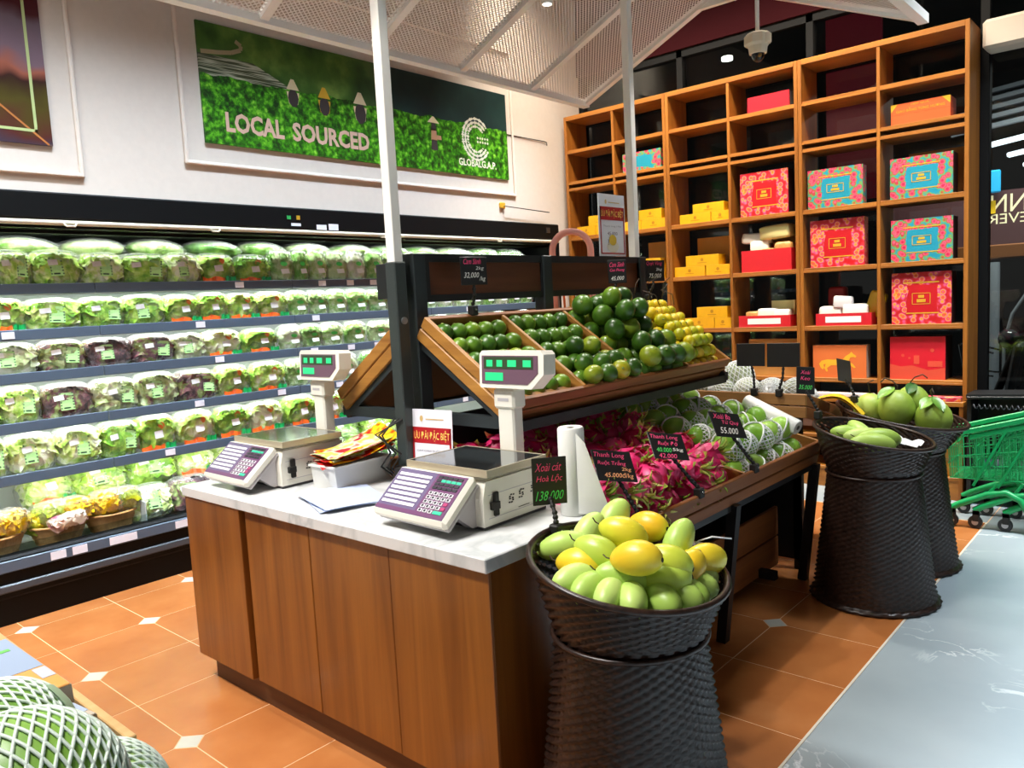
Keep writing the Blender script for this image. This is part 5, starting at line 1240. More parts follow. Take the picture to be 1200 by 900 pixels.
chalk_sign('right of two blank black cards clipped on the melon crate', (-1.572, 3.783, .905), (-1.545, 3.775, 1.092), (1, .12, 0), (0, .05, 1), .16, .118, [])
chalk_sign('dark chalk card with pink writing over the middle wicker stand', (-1.325, 3.63, .83), (-1.385, 3.64, .985), (.75, .6, -.1), (-.3, .1, .95), .085, .13, [('Xoài', PINKCH, 0, .3, .5, .14), ('Keo', PINKCH, 0, .08, .5, .14), ('35.000', GREENCH, 0, -.25, .7, .16)])
chalk_sign('blank black card turned away over the pomelo stand', (-1.30, 4.06, .85), (-1.36, 4.09, .985), (.85, -.5, -.1), (-.45, .1, .9), .10, .12, [])
# ================================================================ BOOKCASE UNITS
YB, DB = 5.62, .30
UN = [(-4.22, -3.722, -3.224), (-3.222, -2.695, -2.171), (-2.169, -1.638, -1.108)]
UL = ['tall oak shelving unit beside the white wall, leftmost of three', 'middle tall oak shelving unit of three by the window', 'tall oak shelving unit of gift boxes, rightmost of three']
SHELF = [(2.955, 2.992), (2.675, 2.705), (2.412, 2.437), (2.358, 2.382), (1.93, 1.962), (1.519, 1.551), (1.107, 1.139), (.742, .770)]
for (x0, xm, x1), lab in zip(UN, UL):
    t = thing('oak_shelving_unit', lab, 'shelving', ((x0 + x1) / 2, YB + DB / 2, .645), 0, 'oak shelving units')
    for xx in (x0, x1 - .026): part('side_board', MB().box((xx, YB, .645), (xx + .026, YB + DB, 2.992), .002), W_CASEV, t)
    part('centre_board', MB().box((xm - .011, YB + .004, .645), (xm + .011, YB + DB, 2.955), .002), W_CASEV, t)
    for k, (a, b_) in enumerate(SHELF):
        if k == 0: part('top_board', MB().box((x0 + .026, YB, a), (x1 - .026, YB + DB, b_), .002), W_CASE, t); continue
        for u, v in ((x0 + .026, xm - .011), (xm + .011, x1 - .026)):
            sh = part('shelf', MB().box((u, YB + .006, a), (v, YB + DB, b_), .002), W_CASE, t)
            part('lip', MB().box((u, YB + .001, a), (v, YB + .006, a + (b_ - a) * .45), .001), W_CASE, sh)
lc = thing('low_cabinet', 'low oak cabinet with a ledge under the shelving units', 'cabinet', (-2.67, 5.74, 0))
part('ledge', MB().box((-4.22, 5.545, .612), (-1.112, 5.93, .643), .003), W_CASE, lc)
for xx in (-4.22, -3.2, -2.17, -1.640, -1.138): part('upright', MB().box((xx, 5.55, 0), (xx + .024, 5.92, .612), .002), W_CASEV, lc)
for u, v in ((-4.196, -3.2), (-3.176, -2.17), (-2.146, -1.64), (-1.616, -1.138)):
    part('shelf', MB().box((u, 5.555, .352), (v, 5.92, .376), .002), W_CASE, lc)
    part('shelf', MB().box((u, 5.555, .125), (v, 5.92, .149), .002), W_CASE, lc)
    part('plinth', MB().box((u, 5.56, 0), (v, 5.58, .125), .002), W_CASE, lc)
part('back_panel', MB().box((-4.2, 5.915, 0), (-1.14, 5.925, .612)), plain('cabinet_back', '#2a2018', .6), lc)

# ---------------------------------------------------------------- gift boxes and groceries on the shelves
def floral(name, centre, reds, border):
    """printed gift box: flower heads round the edge, plain centre (object origin at the lower left front corner)"""
    m, nt, b = new_mat(name)
    tc = N(nt, 'ShaderNodeTexCoord'); vo = N(nt, 'ShaderNodeTexVoronoi'); vo.inputs['Scale'].default_value = 30
    nt.links.new(tc.outputs['Object'], vo.inputs['Vector'])
    flow = ramp(nt, [(.0, reds[0]), (.25, reds[1]), (.42, reds[2]), (.5, reds[0]), (.62, border), (.8, centre)], vo.outputs['Distance'])
    v2 = N(nt, 'ShaderNodeTexVoronoi'); v2.inputs['Scale'].default_value = 34; nt.links.new(tc.outputs['Object'], v2.inputs['Vector'])
    gc = N(nt, 'ShaderNodeSeparateXYZ'); nt.links.new(tc.outputs['Generated'], gc.inputs[0])
    nz = N(nt, 'ShaderNodeTexNoise'); nz.inputs['Scale'].default_value = 12; nt.links.new(tc.outputs['Object'], nz.inputs['Vector'])
    def mth(op, a, b_=None):
        n = N(nt, 'ShaderNodeMath', operation=op)
        for i, q in enumerate((a, b_)):
            if q is None: continue
            if isinstance(q, (int, float)): n.inputs[i].default_value = q
            else: nt.links.new(q, n.inputs[i])
        return n.outputs[0]
    ex = mth('ABSOLUTE', mth('SUBTRACT', gc.outputs[0], .52)); ez = mth('ABSOLUTE', mth('SUBTRACT', gc.outputs[2], .47))
    e = mth('MAXIMUM', mth('MULTIPLY', ex, 1.15), ez); e = mth('ADD', e, mth('MULTIPLY', nz.outputs['Fac'], .16))
    msk = mth('LESS_THAN', e, .375)
    mx = N(nt, 'ShaderNodeMix', data_type='RGBA'); nt.links.new(msk, mx.inputs[0]); nt.links.new(flow, mx.inputs[6]); mx.inputs[7].default_value = lin(centre)
    nt.links.new(mx.outputs[2], b.inputs['Base Color']); b.inputs['Roughness'].default_value = .35
    return m
FT = floral('turquoise_floral_print', '#2089a2', ('#a8143c', '#c82c50', '#dc6478'), '#6e9c48')
FR = floral('red_floral_print', '#bb1822', ('#d85a92', '#dc4a2c', '#ec9e3c'), '#c8343c')
DKSIDE = plain('dark_box_side', '#2a1416', .5); KRAFT = plain('kraft_board', '#b98544', .7, var=.05, bscale=12); YBOX = plain('yellow_card_box', '#dca40c', .45, var=.05, bscale=20); YPR = plain('brown_print', '#b07a10', .5)
def gift(name, label, x0, x1, z0, z1, m, d=.12, y=5.66, rz=0.0, deco=None, cat='gift box', side=None, group='gift boxes on the shelves'):
    w_, h_ = x1 - x0, z1 - z0
    t = thing(name, label, cat, (x0, y, z0), rz, group)
    part('front', MB().box((0, 0, 0), (w_, .012, h_), .001), m, t, local=True)
    part('box', MB().box((.001, .012, .0), (w_ - .001, d, h_ - .001), .001), side or m, t, local=True)
    M = frame((0, -.0004, 0), (1, 0, 0), (0, 0, 1))
    if deco: deco(t, w_, h_, M)
    return t
def plaque(t, w_, h_, M):
    g = MB(); a, b_, c, d = w_ * .35, w_ * .66, h_ * .38, h_ * .60
    for q in ((a, c, b_, c + .004), (a, d - .004, b_, d), (a, c, a + .004, d), (b_ - .004, c, b_, d)): g.box((q[0], q[1], 0), (q[2], q[3], .0008), 0, 0, M)
    g.box((w_ * .455, h_ * .505, 0), (w_ * .555, h_ * .56, .0008), 0, 0, M).box((w_ * .43, h_ * .42, 0), (w_ * .58, h_ * .48, .0008), 0, 0, M)
    g.box((w_ * .2, h_ * .79, 0), (w_ * .8, h_ * .815, .0006), 0, 0, M).box((w_ * .25, h_ * .2, 0), (w_ * .8, h_ * .222, .0006), 0, 0, M)
    part('gold_plaque', g, GOLD, t, local=True)
gift('gift_box', 'turquoise floral gift box in the right unit, upper of the outer column', -1.576, -1.204, 1.9625, 2.225, FT, .14, deco=plaque, side=DKSIDE)
gift('gift_box', 'turquoise floral gift box in the outer right column, lower one', -1.571, -1.202, 1.5515, 1.825, FT, .14, deco=plaque, side=DKSIDE)
gift('gift_box', 'red floral gift box in the outer right column above the plain red box', -1.567, -1.209, 1.1395, 1.478, FR, .14, deco=plaque, side=DKSIDE)
gift('gift_box', 'turquoise floral gift box turned slightly in the inner right column', -2.12, -1.753, 1.9625, 2.23, FT, .10, rz=.05, deco=plaque)
gift('gift_box', 'red floral gift box in the inner right column, centre', -2.107, -1.744, 1.5515, 1.88, FR, .10, rz=.04, deco=plaque)
gift('gift_box', 'red floral gift box high in the middle unit', -2.627, -2.263, 1.9625, 2.28, FR, .12, deco=plaque, side=DKSIDE)
gift('gift_box', 'small turquoise floral box in the left unit behind the white post', -3.655, -3.293, 2.4375, 2.59, FT, .14)
def citydeco(t, w_, h_, M):
    g = MB().box((w_ * .44, h_ * .36, 0), (w_ * .54, h_ * .56, .0006), 0, 0, M).box((w_ * .69, h_ * .30, 0), (w_ * .95, h_ * .43, .0006), 0, 0, M)
    for (u, v, s) in ((.24, .56, .03), (.36, .5, .022), (.77, .68, .035)): g.add([(w_ * u + s * .35 * cos(a), h_ * v + s * .35 * sin(a), .0006) for a in [2 * pi * i / 10 for i in range(10)]], [tuple(range(10))], 0, M)
    g.add([(0, 0, .0005), (w_, 0, .0005), (w_, h_ * .28, .0005), (w_ * .7, h_ * .22, .0005), (w_ * .4, h_ * .33, .0005), (w_ * .2, h_ * .30, .0005), (0, h_ * .36, .0005)], [(0, 1, 2, 3, 4, 5, 6)], 0, M)
    part('printed_scene', g, plain('salmon_print', '#d8503c', .4), t, local=True)
gift('gift_box', 'plain red box with faint landmark print, lowest at far right', -1.578, -1.242, .7705, 1.056, plain('bright_red_card', '#d02030', .35), .2, deco=citydeco, side=DKSIDE)
def horsedeco(t, w_, h_, M):
    out = [(.17, .52), (.12, .42), (.15, .30), (.19, .24), (.22, .30), (.20, .40), (.25, .42), (.22, .28), (.26, .18), (.29, .19), (.27, .29), (.35, .38), (.50, .38), (.56, .28), (.66, .24), (.67, .27), (.60, .32), (.62, .40), (.72, .38), (.78, .30), (.81, .32), (.75, .44), (.67, .50), (.71, .62), (.77, .64), (.81, .62), (.82, .67), (.76, .74), (.73, .80), (.70, .74), (.62, .66), (.57, .56), (.40, .55), (.28, .56)]
    g = MB().add([(w_ * u, h_ * v, .0006) for u, v in out], [tuple(range(len(out)))], 0, M)
    part('printed_horse', g, plain('gold_horse_print', '#e8b030', .4), t, local=True)
gift('gift_box', 'orange box with a gold running horse print', -2.098, -1.732, .7705, 1.0, plain('orange_card', '#d8713a', .4), .10, deco=horsedeco, side=plain('white_card_side', '#c9b8a8', .5))
def ortext(t, w_, h_, M):
    g = MB(); lettering(g, 'HỘP QUÀ', M, w_ * .5, h_ * .80, w_ * .3, h_ * .24, .0008); lettering(g, 'GIAO BẰNG TÙNG HƯƠNG', M, w_ * .5, h_ * .38, w_ * .82, h_ * .36, .0008)
    g.add([(0, h_, .0006), (0, h_ * .3, .0006), (w_ * .12, h_, .0006)], [(0, 1, 2)], 0, M).add([(w_, h_, .0006), (w_ * .86, h_, .0006), (w_, h_ * .3, .0006)], [(0, 1, 2)], 0, M)
    part('gold_lettering', g, GOLD, t, local=True)
ORC = plain('orange_red_card', '#d05a2c', .4)
gift('gift_box', 'flat orange lettered box, upper of two in the top right cell', -1.575, -1.225, 2.5045, 2.575, ORC, .16, deco=ortext, y=5.68)
gift('gift_box', 'flat orange box, lower of two in the top right cell', -1.575, -1.225, 2.4375, 2.504, ORC, .16, y=5.68)
gift('gift_box', 'bright red box on the highest shelf of the middle unit', -2.574, -2.26, 2.7055, 2.83, plain('red_card2', '#c81a2a', .4), .16, y=5.70, side=plain('blue_grey_card', '#6a7a8c', .4))
for i, (x0, x1, z0, z1, lab) in enumerate(((-1.51, -1.17, 1.9625, 2.27, 'kraft carton behind the upper turquoise gift box'), (-3.09, -2.735, 1.5515, 1.855, 'kraft carton behind yellow boxes in the middle unit'), (-3.55, -3.26, 1.5515, 1.86, 'kraft carton behind yellow boxes in the left unit'), (-2.60, -2.215, .7705, 1.045, 'kraft carton behind the two blank black cards'), (-2.55, -2.20, 1.5515, 1.80, 'kraft carton behind the red snack hamper'))):
    gift('carton', lab, x0, x1, z0, z1, KRAFT, .06, y=5.85 if i != 3 else 5.70, cat='carton', group='kraft cartons on the shelves',
         deco=(lambda t, w_, h_, M: part('printed_marks', MB().box((w_ * .08, h_ * .42, 0), (w_ * .4, h_ * .46, .0006), 0, 0, M).box((w_ * .62, h_ * .3, 0), (w_ * .72, h_ * .42, .0006), 0, 0, M).box((w_ * .78, h_ * .3, 0), (w_ * .9, h_ * .42, .0006), 0, 0, M), YPR, t, local=True)) if i == 3 else None)
def ydeco(t, w_, h_, M):
    g = MB().add([(w_ * .5 + .013 * cos(a), h_ * .58 + .013 * sin(a), .0006) for a in [2 * pi * i / 12 for i in range(12)]], [tuple(range(12))], 0, M).box((w_ * .36, h_ * .26, 0), (w_ * .64, h_ * .32, .0006), 0, 0, M)
    part('printed_mark', g, YPR, t, local=True)
YB_ = [(-3.015, -2.754, 2.035, 2.105, 'topmost yellow box, highest pile in the middle unit'), (-3.13, -2.866, 1.9625, 2.0345, 'lower left yellow box, highest pile in the middle unit'), (-2.86, -2.716, 1.9625, 2.0345, 'lower right yellow box, highest pile in the middle unit'),
 (-3.088, -2.807, 1.6285, 1.71, 'topmost yellow box on the middle unit pile above eye level'), (-3.19, -2.925, 1.5515, 1.628, 'lower left yellow box in front of the kraft carton'), (-2.915, -2.716, 1.5515, 1.628, 'lower right yellow box in front of the kraft carton'),
 (-3.003, -2.746, 1.2205, 1.305, 'topmost yellow box of the lowest pile in the middle unit'), (-3.115, -2.858, 1.1395, 1.22, 'lower left yellow box of the lowest middle pile'), (-2.853, -2.716, 1.1395, 1.22, 'lower right yellow box of the lowest middle pile'),
 (-3.506, -3.294, 2.0355, 2.115, 'topmost yellow box right of the white post, left unit'), (-3.68, -3.49, 1.9625, 2.035, 'lower yellow box partly behind the white post'), (-3.485, -3.262, 1.9625, 2.035, 'lower yellow box just right of the white post'),
 (-3.469, -3.317, 1.6405, 1.72, 'upper yellow box beside the chalk card, left unit'), (-3.50, -3.28, 1.5515, 1.64, 'lower yellow box beside the chalk card, left unit'),
 (-4.015, -3.80, 2.0435, 2.125, 'upper yellow box behind the hanging poster, left unit'), (-4.14, -3.945, 1.9625, 2.043, 'lower yellow box left of the hanging poster'), (-3.94, -3.75, 1.9625, 2.043, 'lower yellow box behind the hanging poster')]
for x0, x1, z0, z1, lab in YB_: gift('yellow_box', lab, x0, x1, z0, z1, YBOX, .12, y=5.645, cat='box', deco=ydeco, group='yellow boxes on the shelves')
REDC = plain('red_tray_card', '#c8202c', .4); PACKW = plain('clear_white_pack', '#e8e2d8', .3, bump=.4, bscale=30); PACKT = plain('tan_pack', '#b98a4e', .4, bump=.4, bscale=30, var=.3); CREAMB = plain('cream_box', '#e6d896', .4); PALEY = plain('yellow_pack', '#e2c02a', .4, bump=.4, bscale=30)
def hamper(label, x0, x1, z, hgt, items):
    t = thing('snack_hamper', label, 'hamper', (x0, 5.645, z), 0, 'red snack hampers'); w_ = x1 - x0
    part('tray_front', MB().box((0, 0, 0), (w_, .006, hgt)), REDC, t, local=True)
    part('tray_back', MB().box((0, .17, 0), (w_, .176, hgt * (1.0 if hgt < .1 else 1.25))), REDC, t, local=True)
    part('tray_side', MB().box((0, .006, 0), (.006, .17, hgt)), REDC, t, local=True); part('tray_side', MB().box((w_ - .006, .006, 0), (w_, .17, hgt)), REDC, t, local=True)
    part('tray_floor', MB().box((.006, .006, 0), (w_ - .006, .17, .006)), REDC, t, local=True)
    if hgt < .12:
        part('paper_label', MB().box((w_ * .18, -.001, hgt * .25), (w_ * .82, .0, hgt * .75)), PAPER, t, local=True)
    return t
hamper('low red tray of packed treats in the middle unit', -2.653, -2.254, 1.1395, .085, None)
hamper('low red tray of clear packed sweets in the inner right column', -2.069, -1.692, 1.1395, .085, None)
hamper('tall red hamper of stacked packs in the middle unit', -2.62, -2.24, 1.5515, .16, None)
def pack(label, x, y, z, a, b_, c, m, rz=0, ry=0, cat='snack pack'):
    def fn(d):
        e = lambda t: math.copysign(abs(t) ** .3, t); s = 1 + .06 * nz3(d, 4, x * 9)
        return Vector((e(d.x) * s, e(d.y) * s, e(d.z) * s))
    single('snack_pack', MB().ball((0, 0, c / 2), (a / 2, b_ / 2, c / 2), 16, 10, fn=fn), m, label, cat, (x, y, z), (0, ry, rz), 4, 'snack packs in the hampers')
pack('white carton jutting out on the left of the tall hamper', -2.53, 5.73, 1.76, .22, .10, .08, PACKW, .1, .05)
pack('cream box lying on top of the tall hamper', -2.37, 5.72, 1.785, .24, .12, .10, CREAMB, -.05, -.05)
pack('clear pack in the middle of the tall hamper', -2.50, 5.72, 1.68, .14, .1, .10, PACKW, .2)
pack('yellow pack low left in the tall hamper', -2.54, 5.70, 1.5585, .15, .1, .14, PALEY, 0, .1)
pack('tan pack low centre in the tall hamper', -2.42, 5.70, 1.5585, .12, .1, .16, PACKT)
pack('tan pack low right in the tall hamper', -2.31, 5.70, 1.5585, .13, .1, .20, PACKT, .1)
pack('tan pack left in the low middle tray', -2.56, 5.73, 1.1465, .12, .1, .11, PACKT)
pack('round white pack right in the low middle tray', -2.45, 5.72, 1.1465, .14, .1, .13, PACKW)
pack('white pack right in the low middle tray', -2.33, 5.72, 1.1465, .12, .1, .12, PACKW)
gift('cream_carton', 'open cream box standing at the back of the low middle tray', -2.45, -2.26, 1.1465, 1.33, CREAMB, .03, y=5.78, rz=-.12, cat='box')
pack('white sweets left in the inner right tray', -1.98, 5.73, 1.1465, .16, .12, .13, PACKW)
pack('white sweets right in the inner right tray', -1.82, 5.73, 1.1465, .17, .12, .14, PACKW, .2)
pack('labelled white pouch on top of the inner right tray', -1.90, 5.70, 1.255, .13, .06, .09, plain('white_pouch', '#d8d6d8', .35), .1, .1)
pack('yellow pouch leaning in the inner right tray', -1.72, 5.76, 1.20, .12, .04, .17, PALEY, -.2, .35)
pack('dark red bow bunch above the inner right tray', -1.97, 5.82, 1.27, .12, .1, .14, plain('dark_red_bow', '#8a1a22', .5))
# things low in the cabinet and on its ledge
for i, (x0, x1, m, lab) in enumerate(((-2.35, -1.66, plain('white_sleeve', '#e8d8d4', .45), 'flat white sleeve lying on the cabinet ledge'), (-1.62, -1.13, FR, 'flat red floral sleeve lying on the cabinet ledge, right end'))):
    single('flat_sleeve', MB().box((0, 0, 0), (x1 - x0, .06, .03), .003), m, lab, 'packaging', (x0, 5.552, .6435))
jar_me = mesh('jar_body', MB().lathe([(0, 0), (.042, 0), (.045, .006), (.045, .085), (.04, .095), (0, .095)], 18), plain('amber_jar', '#b8842a', .3), .8); lid_me = mesh('lid', MB().lathe([(.044, .095), (.044, .115), (0, .116)], 18), plain('tin_lid', '#a08a5c', .35, .6), .8)
for i, (x, z, lab) in enumerate(((-1.20, .3765, 'round amber jar on the cabinet middle shelf'), (-1.19, .1495, 'round amber jar on the cabinet lowest shelf, left'), (-1.30, .1495, 'round amber jar behind the wicker stand, lowest cabinet shelf'), (-1.20, .2665, 'round amber jar stacked on another, lowest cabinet shelf'))):
    t = thing('jar', lab, 'jar', (x, 5.64, z), 0, 'amber jars in the cabinet'); put('jar_body', jar_me, t); put('lid', lid_me, t)
single('yellow_pouch', MB().box((0, 0, 0), (.14, .05, .14), .02), PALEY, 'yellow pouch beside the jar on the cabinet middle shelf', 'pouch', (-1.42, 5.60, .3765))
single('stacked_tray', MB().box((0, 0, 0), (.12, .1, .02), .004), plain('dark_tray', '#3a3432', .5), 'dark flat tray near the top of the cabinet bay', 'tray', (-1.27, 5.6, .4935))

# ================================================================ POSTER ON THE RAIL, PINK HOOP, CAMERA, SPOTLIGHT
promo_sign('upright clear-sleeved fruit price poster above the display rail', Vector((-2.16, 3.232, 1.618)), (0, 1, 0), (0, 0, 1), .225, .295, True, ('Thanh long / Mít', '45.000', '39.000'), (.235, .01))
pk = thing('pink_handled_basket', 'gift basket with a tall pink wrapped hoop handle behind the display', 'gift basket', (-2.82, 3.72, 1.19))
PINK = plain('pink_satin_wrap', '#fab0a4', .45, bump=.3, bscale=25)
hp_ = [(-.088 - 0, -.085, .0)]
pts = []
for k in range(15):
    a = pi * k / 14; pts.append(Vector((-.085 * cos(a), -.075 * cos(a), .52 + .11 * sin(a))))
pts = [Vector((-.085, -.075, .06)), Vector((-.085, -.075, .3))] + pts + [Vector((.085, .075, .3)), Vector((.085, .075, .06))]
part('hoop_handle', MB().tube(pts, .020, 10), PINK, pk, 4, local=True)
part('basket', wicker_wall(lambda v: (.13 + .02 * v, .0 + .11 * v), 8, 56, .003), WICK, pk, 4, local=True)
part('basket_floor', MB().lathe([(0, .0), (.13, .0), (.13, .006), (0, .006)], 24), WICK, pk, local=True)
rb = MB()
for k in range(6): rb.tube([(-.07 + .028 * k, -.05 + .02 * k, .10), (-.08 + .03 * k, -.05 + .022 * k, .26)], .007, 6, mi=k % 3)
part('ribbon', rb, [plain('silver_ribbon', '#b8bcc8', .25, .5), plain('orange_ribbon', '#e06a30', .4), plain('gold_ribbon', '#d8a83a', .4)], pk, local=True)
for k in range(4): part('yellow_bow', MB().ball((-.06 + .04 * k, .0, .14 + .02 * (k % 2)), (.04, .035, .03), 10, 7), PALEY, pk, 4, local=True)
pd = thing('round_plinth', 'narrow dark plinth carrying the pink-handled gift basket', 'plinth', (-2.82, 3.78, 0))
part('column', MB().lathe([(.13, .0), (.13, .02), (.04, .03), (.04, 1.16), (0, 1.16)], 24), BLACK, pd, .8, local=True); part('top', MB().lathe([(0, 1.16), (.17, 1.16), (.17, 1.188), (0, 1.188)], 28), BLACK, pd, .8, local=True)
pk.location = (-2.82, 3.78, 1.189)
cc = thing('dome_camera', 'white ceiling-hung dome security camera before the shelving', 'camera', (-1.873, 4.295, 2.66))
part('drop_pole', MB().tube([(0, 0, .15), (0, 0, 1.64)], .011, 10), WHITEM, cc, 1, local=True)
part('housing', MB().lathe([(0, .155), (.055, .155), (.066, .145), (.066, .10), (.055, .085), (.05, .05), (.042, .045), (0, .045)], 8), plain('cream_housing', '#d8cdb8', .4), cc, local=True)
part('wing', MB().box((-.07, -.028, .09), (.07, .028, .15), .008), plain('cream_housing2', '#d8cdb8', .4), cc, local=True)
part('dome', MB().ball((0, 0, .045), (.036, .036, .042), 18, 12), plain('smoked_dome', '#15161a', .08), cc, 4, local=True)
part('lens', MB().ball((.022, -.026, .03), .012, 10, 8), plain('lens_gold', '#8a6a3a', .1, .6), cc, 4, local=True)
sp = thing('spotlight', 'white cylinder spotlight hanging above the mesh canopy', 'spotlight', (-2.24, 2.9, 2.735))
part('housing', MB().lathe([(.022, 0), (.025, 0), (.025, .17), (0, .17)], 18), WHITEM, sp, .8, local=True); part('drop_rod', MB().tube([(0, 0, .17), (0, 0, 1.56)], .006, 8), WHITEM, sp, 1, local=True)
part('bulb', MB().lathe([(0, .006), (.021, .006)], 16), plain('lit_bulb', '#ffffff', .4, emit='#fff6e8', estr=8), sp, local=True)

def display_spot(loc, target, power, ang):
    l = bpy.data.lights.new('canopy_spot', 'SPOT'); l.energy = power; l.spot_size = radians(ang); l.spot_blend = .6; l.shadow_soft_size = .03; l.color = (1.0, .96, .88)
    o = bpy.data.objects.new('canopy_spot', l); C.objects.link(o); o.location = loc
    o.rotation_euler = (Vector(target) - Vector(loc)).to_track_quat('-Z', 'Y').to_euler()
display_spot((-2.24, 2.9, 2.72), (-1.75, 2.8, 1.0), 78, 85)
display_spot((-2.0, 1.25, 2.95), (-1.6, 2.0, .9), 80, 80)  # no fixture here, spot added to brighten the near fruit
display_spot((-2.0, 4.0, 2.95), (-1.6, 3.5, .8), 80, 90)  # also added without a fixture, for the guavas and melons

# ================================================================ GREEN TROLLEYS
GRN = plain('green_plastic', '#0f9a55', .38); GRND = plain('green_wire', '#10a058', .4)
def trolley(label, x, y):
    t = thing('shopping_trolley', label, 'trolley', (x, y, 0), 0, 'nested green trolleys'); W = .17
    P = lambda n, mb, m, s=0, par=None: part(n, mb, m, par or t, s, local=True)
    topz = lambda u: .530 + .30 * u; botz = lambda u: .285 - .10 * u * (u > 0)
    for s in (-1, 1):
        g = MB()
        for k in range(15):
            u = .012 + k * .032; g.tube([(u, s * W, topz(u)), (u + .01, s * W * .9, .285 + .02 * u)], .0028, 5)
        for v in (.25, .5, .75, 1.0): g.tube([(0 + .01 * v, s * (W - .017 * v), .53 + (.285 - .53) * v), (.48, s * (W - .017 * v), topz(.48) + (.30 - topz(.48)) * v)], .0032, 5)
        P('side_grid', g, GRND)
        P('rim_rail', MB().bar((-.005, s * W, topz(0)), (.50, s * W, topz(.5)), .022, .03, bev=.005), GRN)
        P('brace', MB().bar((.13, s * W * .95, .25), (.30, s * W, .60), .014, .014), GRN)
        ch_ = P('chassis_arm', MB().tube([(.015, s * .155, .105), (.06, s * .155, .135), (.20, s * .15, .205), (.29, s * .15, .225), (.36, s * .155, .19), (.40, s * .16, .12)], .019, 8), GRN, 1)
        for wx in (.02, .42):
            wl_ = P('wheel', MB().lathe([(.010, -.011), (.034, -.012), (.037, -.007), (.037, .007), (.034, .012), (.010, .011)], 18, M=Matrix.Translation((wx, s * .155, .038)) @ Matrix.Rotation(pi / 2, 4, 'X')), plain('wheel_black', '#1b1c1e', .5), .8)
            part('hub', MB().lathe([(0, -.0125), (.017, -.0125), (.017, .0125), (0, .0125)], 12, M=Matrix.Translation((wx, s * .155, .038)) @ Matrix.Rotation(pi / 2, 4, 'X')), GREYP, wl_, local=True)
            part('fork', MB().box((wx - .012, s * .155 - .018, .045), (wx + .02, s * .155 - .013, .105)).box((wx - .012, s * .155 + .013, .045), (wx + .02, s * .155 + .018, .105)).box((wx - .012, s * .155 - .018, .085), (wx + .02, s * .155 + .018, .108)), INKBLK, wl_, local=True)
    g = MB()
    for k in range(9): yy = -W + .01 + k * (2 * W - .02) / 8; g.tube([(0, yy, .53), (.01, yy * .9, .285)], .0028, 5)
    for v in (.3, .65): g.tube([(.005, -W, .53 - .245 * v), (.005, W, .53 - .245 * v)], .003, 5)
    P('front_grid', g, GRND)
    g = MB()
    for k in range(9): yy = (-W + .02 + k * (2 * W - .04) / 8) * .9; g.tube([(.01, yy, .285), (.48, yy, .295)], .003, 5)
    for k in range(8): g.tube([(.03 + k * .06, -W * .9, .287), (.03 + k * .06, W * .9, .287)], .003, 5)
    P('bottom_grid', g, GRND)
    P('front_rail', MB().bar((-.004, -W - .01, .53), (-.004, W + .01, .53), .024, .036, bev=.006), GRN)
    P('cross_tube', MB().tube([(.2, -.15, .205), (.2, .15, .205)], .010, 8), GRN, 1)
    P('handle', MB().tube([(.47, -W, .66), (.53, -W, .72), (.53, W, .72), (.47, W, .66)], .012, 8), GRN, 1)
    return t
trolley('frontmost green shopping trolley nested at the right edge', -1.075, 5.13)
trolley('second green shopping trolley nested behind the frontmost one', -.955, 5.135)
trolley('third green shopping trolley nested at the right frame edge', -.81, 5.145)
# black rack behind the trolleys
rk = thing('black_rack', 'black metal rack behind the green trolleys under the window', 'rack', (-.4, 5.62, 0))
part('top_plate', MB().bar((-1.085, 5.60, .695), (.6, 5.60, .76), .25, .018), BLACK, rk)
part('front_rail', MB().tube([(-1.08, 5.47, .685), (.6, 5.47, .745)], .010, 8), plain('dark_gloss_rail', '#22262a', .2, .4), rk, 1)
for xx in (-1.07, -.3, .55): part('leg', MB().box((xx - .012, 5.49, 0), (xx + .012, 5.71, .69)), BLACK, rk)
part('back_sheet', MB().box((-1.07, 5.70, .02), (.55, 5.71, .69)), BLACK, rk)
part('lower_shelf', MB().box((-1.07, 5.49, .16), (.55, 5.70, .18)), BLACK, rk)
co = MB(); co.tube([(-1.05 + .006 * k, 5.475 + .012 * cos(k * 1.3), .632 + .014 * sin(k * 1.3)) for k in range(150)], .004, 5)
part('coil', co, plain('grey_coil', '#54585c', .3, .5), rk, 4)
for i, (x, c_, lab) in enumerate(((-.92, '#26303e', 'dark blue bundle low on the black rack'), (-.72, '#3a3a3e', 'grey bundle low on the black rack'))):
    single('cloth_bundle', MB().ball((0, 0, .07), (.11, .09, .07), 16, 10, fn=lambda d: 1 + .18 * nz3(d, 3, i)), plain('bundle%d' % i, c_, .7), lab, 'bundle', (x, 5.60, .1805), smooth=4)

# ================================================================ OUTSIDE THE WINDOW
sg = thing('shop_fascia', 'brown outdoor fascia sign with mirrored cream capitals seen through glass', 'sign', (-1.2, 8.0, 1.57))
part('board', MB().box((-2.2, 8.0, 1.57), (1.5, 8.1, 2.16)), plain('brown_fascia', '#5c3a3c', .5), sg)
FM = frame((0, 8.0, 0), (1, 0, 0), (0, 0, 1))
FM = FM @ Matrix.Scale(-1, 4, (1, 0, 0))
g = MB(); lettering(g, 'NN', FM, 1.275, 2.05, .26, .15, -.0012 + .002); lettering(g, 'EVER', FM, 1.28, 1.92, .29, .085, .002)
part('lettering', g, plain('lit_cream_letters', '#f2e2b8', .4, emit='#f2deb0', estr=.7), sg)
part('yellow_mark', MB().box((-1.44, 7.985, 1.97), (-1.37, 7.999, 2.08)), plain('yellow_lit', '#f0c020', .4, emit='#f0c020', estr=.5), sg)
part('copper_strip', MB().box((-2.2, 7.97, 1.58), (1.5, 7.999, 1.70), .01), plain('copper', '#9a6038', .35, .4), sg)
